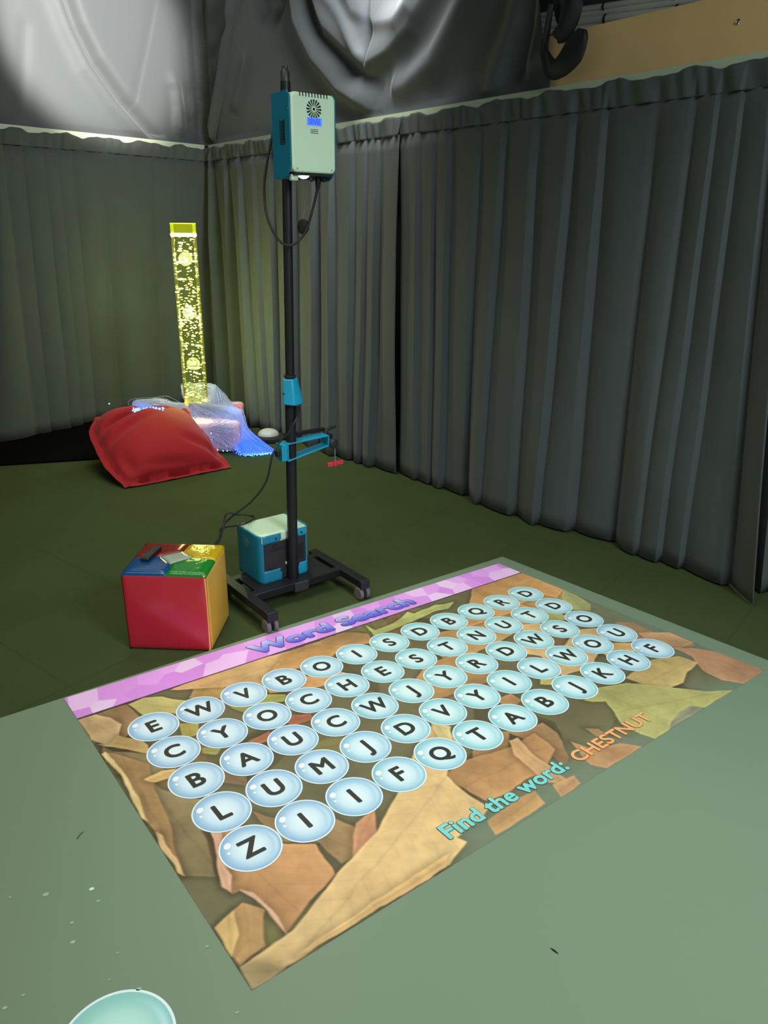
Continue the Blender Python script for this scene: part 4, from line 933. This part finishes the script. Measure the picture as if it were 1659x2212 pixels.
# bubbles
ico_v = []; phi = (1 + 5 ** .5) / 2
for a, c_ in ((-1, phi), (1, phi), (-1, -phi), (1, -phi)): ico_v.append((a, c_, 0))
for a, c_ in ((-1, phi), (1, phi), (-1, -phi), (1, -phi)): ico_v.append((0, a, c_))
for a, c_ in ((phi, -1), (phi, 1), (-phi, -1), (-phi, 1)): ico_v.append((a, 0, c_))
ico_v = np.array(ico_v) / np.linalg.norm(ico_v[0])
ico_f = [(0, 11, 5), (0, 5, 1), (0, 1, 7), (0, 7, 10), (0, 10, 11), (1, 5, 9), (5, 11, 4), (11, 10, 2), (10, 7, 6), (7, 1, 8), (3, 9, 4), (3, 4, 2), (3, 2, 6), (3, 6, 8), (3, 8, 9), (4, 9, 5), (2, 4, 11), (6, 2, 10), (8, 6, 7), (9, 8, 1)]
b = MB(); rb_ = random.Random(3)
for k in range(370):
    rad = TR_ * .93 * math.sqrt(rb_.random()); a = rb_.random() * 2 * PI; zz_ = ZP + .05 + (zw - ZP - .06) * rb_.random()
    if rb_.random() < .25: zz_ = min(zw - .01, max(ZP + .05, rb_.gauss(.95, .12)))
    big = rb_.random(); sz = .0022 + .0035 * rb_.random() + (.006 * rb_.random() if big > .8 else 0)
    c_ = TB + V(rad * math.cos(a), rad * math.sin(a), zz_); el = V(sz * (1.5 + rb_.random()), sz * (1.5 + rb_.random()), sz * .75)
    gl = .12 + .5 * rb_.random() ** 2 + (.5 if big > .86 else 0)
    b.add([c_ + el * p for p in ico_v], ico_f, [(min(1, gl), 0, 0)] * 12)
for zz_, wd, a in ((1.335, .035, -2.2), (1.215, .030, -2.4), (1.345, .02, -1.2), (.99, .03, -1.4)):
    c_ = TB + V(math.cos(a) * .05, math.sin(a) * .05, zz_); b.add([c_ + V(wd, wd, .008) * p for p in ico_v], ico_f, [(1, 0, 0)] * 12)
o = build('rising_bubbles', b, glow_attr('lit_bubbles', (.8, .8, .6), lin(190, 196, 70), lin(255, 252, 196), .3, 4.0), tube, angle=180)
tag(o, 'glowing yellow air bubbles', kind='stuff')

# ------------------------------------------------------------------ fibre optic bundle draped round the tube
fo = thing('fibre_optic_bundle', 'bundle of glowing blue optic fibres draped over the plinth and bean bag', 'fibre optic lamp', TB + Z * ZP)
fb_ = MB(); tips = MB(); rf_ = random.Random(11); ends = []
def strand(ctrl, r0, gl):
    pts = catmull(ctrl, 6); m = len(pts); o = len(fb_.v); fb_.tube(pts, r0, 3, cap=False)
    for i in range(m): fb_.c += [(gl(i / (m - 1)), 0, 0)] * 3
J = lambda s: V(rf_.gauss(0, s), rf_.gauss(0, s), rf_.gauss(0, s * .5))
# right-hand fan sweeping down to the carpet
for k in range(620):
    t = rf_.random(); a = math.radians(-100 + 150 * rf_.random()); q = rf_.random()
    st = TB + V(.11 * math.cos(a), .11 * math.sin(a), ZP + .04)
    up = TB + V(.18 * math.cos(a) + .03, .16 * math.sin(a), ZP + .055 + .07 * max(0, math.sin(a)) + .025 * q) + J(.010)
    over = at_depth(470 + 45 * t, 905 - 22 * t + 14 * q, 5.75 - .1 * q) + J(.014)
    m1 = at_depth(498 + 38 * t, 945 - 16 * t + 18 * q, 5.60) + J(.012)
    e0 = flr(515 + 85 * t ** .8, 986 - 8 * t - 16 * rf_.random() * (1 - t), .015) + J(.008); e0[2] = max(.006, e0[2]); m1[2] = max(.02, m1[2])
    strand([st, up, over, m1, e0], .0013, lambda s, q=q: max(0, min(1, (s - .36) * 2.1)))
    if rf_.random() < .6: ends.append((e0, .0024))
# haze of strands falling in front of the plinth, tips on the carpet
for k in range(230):
    a = math.radians(-150 + 110 * rf_.random()); t = rf_.random()
    if k > 70: continue
    st = TB + V(.11 * math.cos(a), .11 * math.sin(a), ZP + .03); up = TB + V(.18 * math.cos(a), .17 * math.sin(a), ZP + .04 + .03 * t) + J(.012)
    ov = at_depth(405 + 90 * rf_.random(), 905 + 20 * rf_.random(), 5.62) + J(.02); e0 = at_depth(440 + 80 * rf_.random(), 925 + 50 * rf_.random(), 5.46) + J(.01); e0[2] = max(.01, e0[2])
    strand([st, up, ov, e0], .0011, lambda s: .10 + .35 * max(0, s - .6)); ends.append((e0, .0022)) if rf_.random() < .18 else None
# back ring standing behind the tube
for k in range(260):
    a = math.radians(25 + 120 * rf_.random()); st = TB + V(.115 * math.cos(a), .115 * math.sin(a), ZP + .02)
    a2 = a - (.9 if a < PI / 2 else .2) * rf_.random(); rr_ = .20 + .05 * rf_.random()
    up = TB + V(.17 * math.cos(a), .17 * math.sin(a), ZP + .10 + .07 * rf_.random()); e0 = TB + V(rr_ * math.cos(a2 - .8), rr_ * math.sin(a2 - .8), ZP + .05 + .05 * rf_.random())
    strand([st, up, (up + e0) / 2 + Z * .03, e0], .0013, lambda s: .12)
# loops to the left over the bean bag
for k in range(170):
    t = rf_.random(); a = math.radians(150 + 80 * rf_.random()); st = TB + V(.11 * math.cos(a), .11 * math.sin(a), ZP + .04)
    up = at_depth(375 + 20 * t, 872 + 12 * t, 5.85) + J(.02); ov = at_depth(330 + 20 * rf_.random(), 864 + 10 * t, 5.7) + J(.02)
    tip = at_depth(288 + 66 * rf_.random(), 881 + 11 * rf_.random(), 5.28) + J(.006)
    lo = at_depth(288 + 25 * rf_.random(), 866 + 8 * rf_.random(), 5.45) + J(.012)
    strand([st, up, ov, lo, tip], .0011, lambda s: .08 + .9 * max(0, (s - .72) * 3)); ends.append((tip, .0042))
# loose strands over the front of the bag
for k in range(60):
    st = TB + V(-.10, -.06, ZP + .05); t = rf_.random(); m0 = at_depth(362 + 20 * t, 900 + 20 * t, 5.60) + J(.015); m1 = at_depth(375 + 30 * rf_.random(), 925 + 14 * rf_.random(), 5.42) + J(.012)
    e0 = at_depth(352 + 48 * t, 915 + 22 * t, 5.20) + J(.012); strand([st, m0, m1, e0], .0011, lambda s: .08); ends.append((e0, .0032)) if rf_.random() < .35 else None
for k in range(45):
    t = rf_.random(); st = TB + V(.02, -.11, ZP + .05); m0 = at_depth(420 + 20 * t, 918 + 12 * t, 5.6) + J(.01); e0 = at_depth(470 + 45 * rf_.random(), 905 + 30 * rf_.random(), 5.48) + J(.015); strand([st, m0, e0], .0011, lambda s: .1)
for (x, y, Y) in ((236, 872, 5.35), (259, 883, 5.35), (446, 970, 5.42), (460, 985, 5.42), (470, 972, 5.42), (482, 974, 5.42), (491, 974, 5.42), (436, 935, 5.4), (456, 936, 5.42), (410, 938, 5.3)): ends.append((at_depth(x, y, Y), .0052))
build('fibre_strands', fb_, glow_attr('optic_fibre', (.24, .26, .33), lin(165, 175, 222), lin(2, 90, 240), .20, 1.25), fo, angle=180)
tag(bpy.data.objects['fibre_strands'], 'hundreds of fine clear fibres', kind='stuff')
for c_, rr_ in ends: tips.add([c_ + p * rr_ for p in ico_v], ico_f)
tag(build('light_tips', tips, emitmat('tip_blue', lin(120, 200, 255), 3.5), fo, angle=180), 'tiny bright blue fibre ends', kind='stuff')

# small white dome with black base on the carpet behind the clamp
dc = flr(585, 950); dm = thing('dome_lamp', 'small white dome with a black base on the carpet behind the stand', 'lamp', dc)
b = MB(); b.lathe([(.10, 0), (.13, .006), (.13, .03), (.11, .036)], dc + Z * .002, 28); build('base', b, M['blackr'], dm)
b = MB(); b.lathe([(.085 * math.cos(t), .036 + .05 * math.sin(t)) for t in np.linspace(0, PI / 2, 9)], dc + V(-.02, .02, 0), 28); build('dome', b, M['dome'], dm)

# ------------------------------------------------------------------ light
def area(name, loc_, target, size, power, col=(1, 1, 1), spread=180, sizey=None):
    l = bpy.data.lights.new(name, 'AREA'); l.energy = power; l.color = col; l.spread = math.radians(spread); l.size = size
    if sizey: l.shape = 'RECTANGLE'; l.size_y = sizey
    o = bpy.data.objects.new(name, l); COL.objects.link(o); o.location = loc_; d = Vector(target) - Vector(loc_); o.rotation_euler = d.to_track_quat('-Z', 'Y').to_euler(); return o
def spot(name, loc_, target, power, angle, blend, col=(1, 1, 1), r=.02):
    l = bpy.data.lights.new(name, 'SPOT'); l.energy = power; l.color = col; l.spot_size = math.radians(angle); l.spot_blend = blend; l.shadow_soft_size = r
    o = bpy.data.objects.new(name, l); COL.objects.link(o); o.location = loc_; d = Vector(target) - Vector(loc_); o.rotation_euler = d.to_track_quat('-Z', 'Y').to_euler(); return o
def point(name, loc_, power, col, r=.05):
    l = bpy.data.lights.new(name, 'POINT'); l.energy = power; l.color = col; l.shadow_soft_size = r
    o = bpy.data.objects.new(name, l); COL.objects.link(o); o.location = loc_; return o
area('added_overhead_light', (-1.0, 1.5, 3.25), (-.6, 2.0, 0), 2.2, 22, (1.0, 1.0, .86), 110)  # unseen light added overhead to brighten the mat evenly
area('added_area_light', (2.2, -.2, 3.1), (1.0, 1.9, .3), 1.2, 56, (.78, .90, 1.0), 105)  # cool light added at the right for the mat and front faces
area('added_area_light', (-1.3, 4.5, 3.3), (-1.1, 4.7, 0), 1.4, 15, (.98, 1.0, .84), 90)  # added light that lifts the carpet at the back left
spot('projector_beam', tuple(lc + V(0, 0, -.05)), tuple(g(5.5, 2.6, 0)), 22, 76, .35, (1, .98, .96), .02)
spot('drape_light', (-1.0, 4.7, 3.2), (-2.2, 6.6, 3.0), 1050, 40, .5, (1, .98, .92), .08)
spot('added_swag_light', (.05, 4.9, 3.28), (-.25, 5.9, 2.75), 175, 130, .8, (.95, .98, 1), .35)  # lamp added close to the drape to brighten upward-facing swag folds
for z_ in (.55, .95, 1.35): point('tube_lamp', tuple(TB + Z * z_), 8.0, (.84, .92, .40), .06)
point('fibre_lamp', tuple(at_depth(500, 900, 5.72) + V(0, 0, .12)), 1.6, (.3, .5, 1.0), .08)
wd = bpy.data.worlds.new('hall_ambient'); S.world = wd; wd.use_nodes = True
wd.node_tree.nodes['Background'].inputs[0].default_value = (.80, .95, .84, 1); wd.node_tree.nodes['Background'].inputs[1].default_value = .32
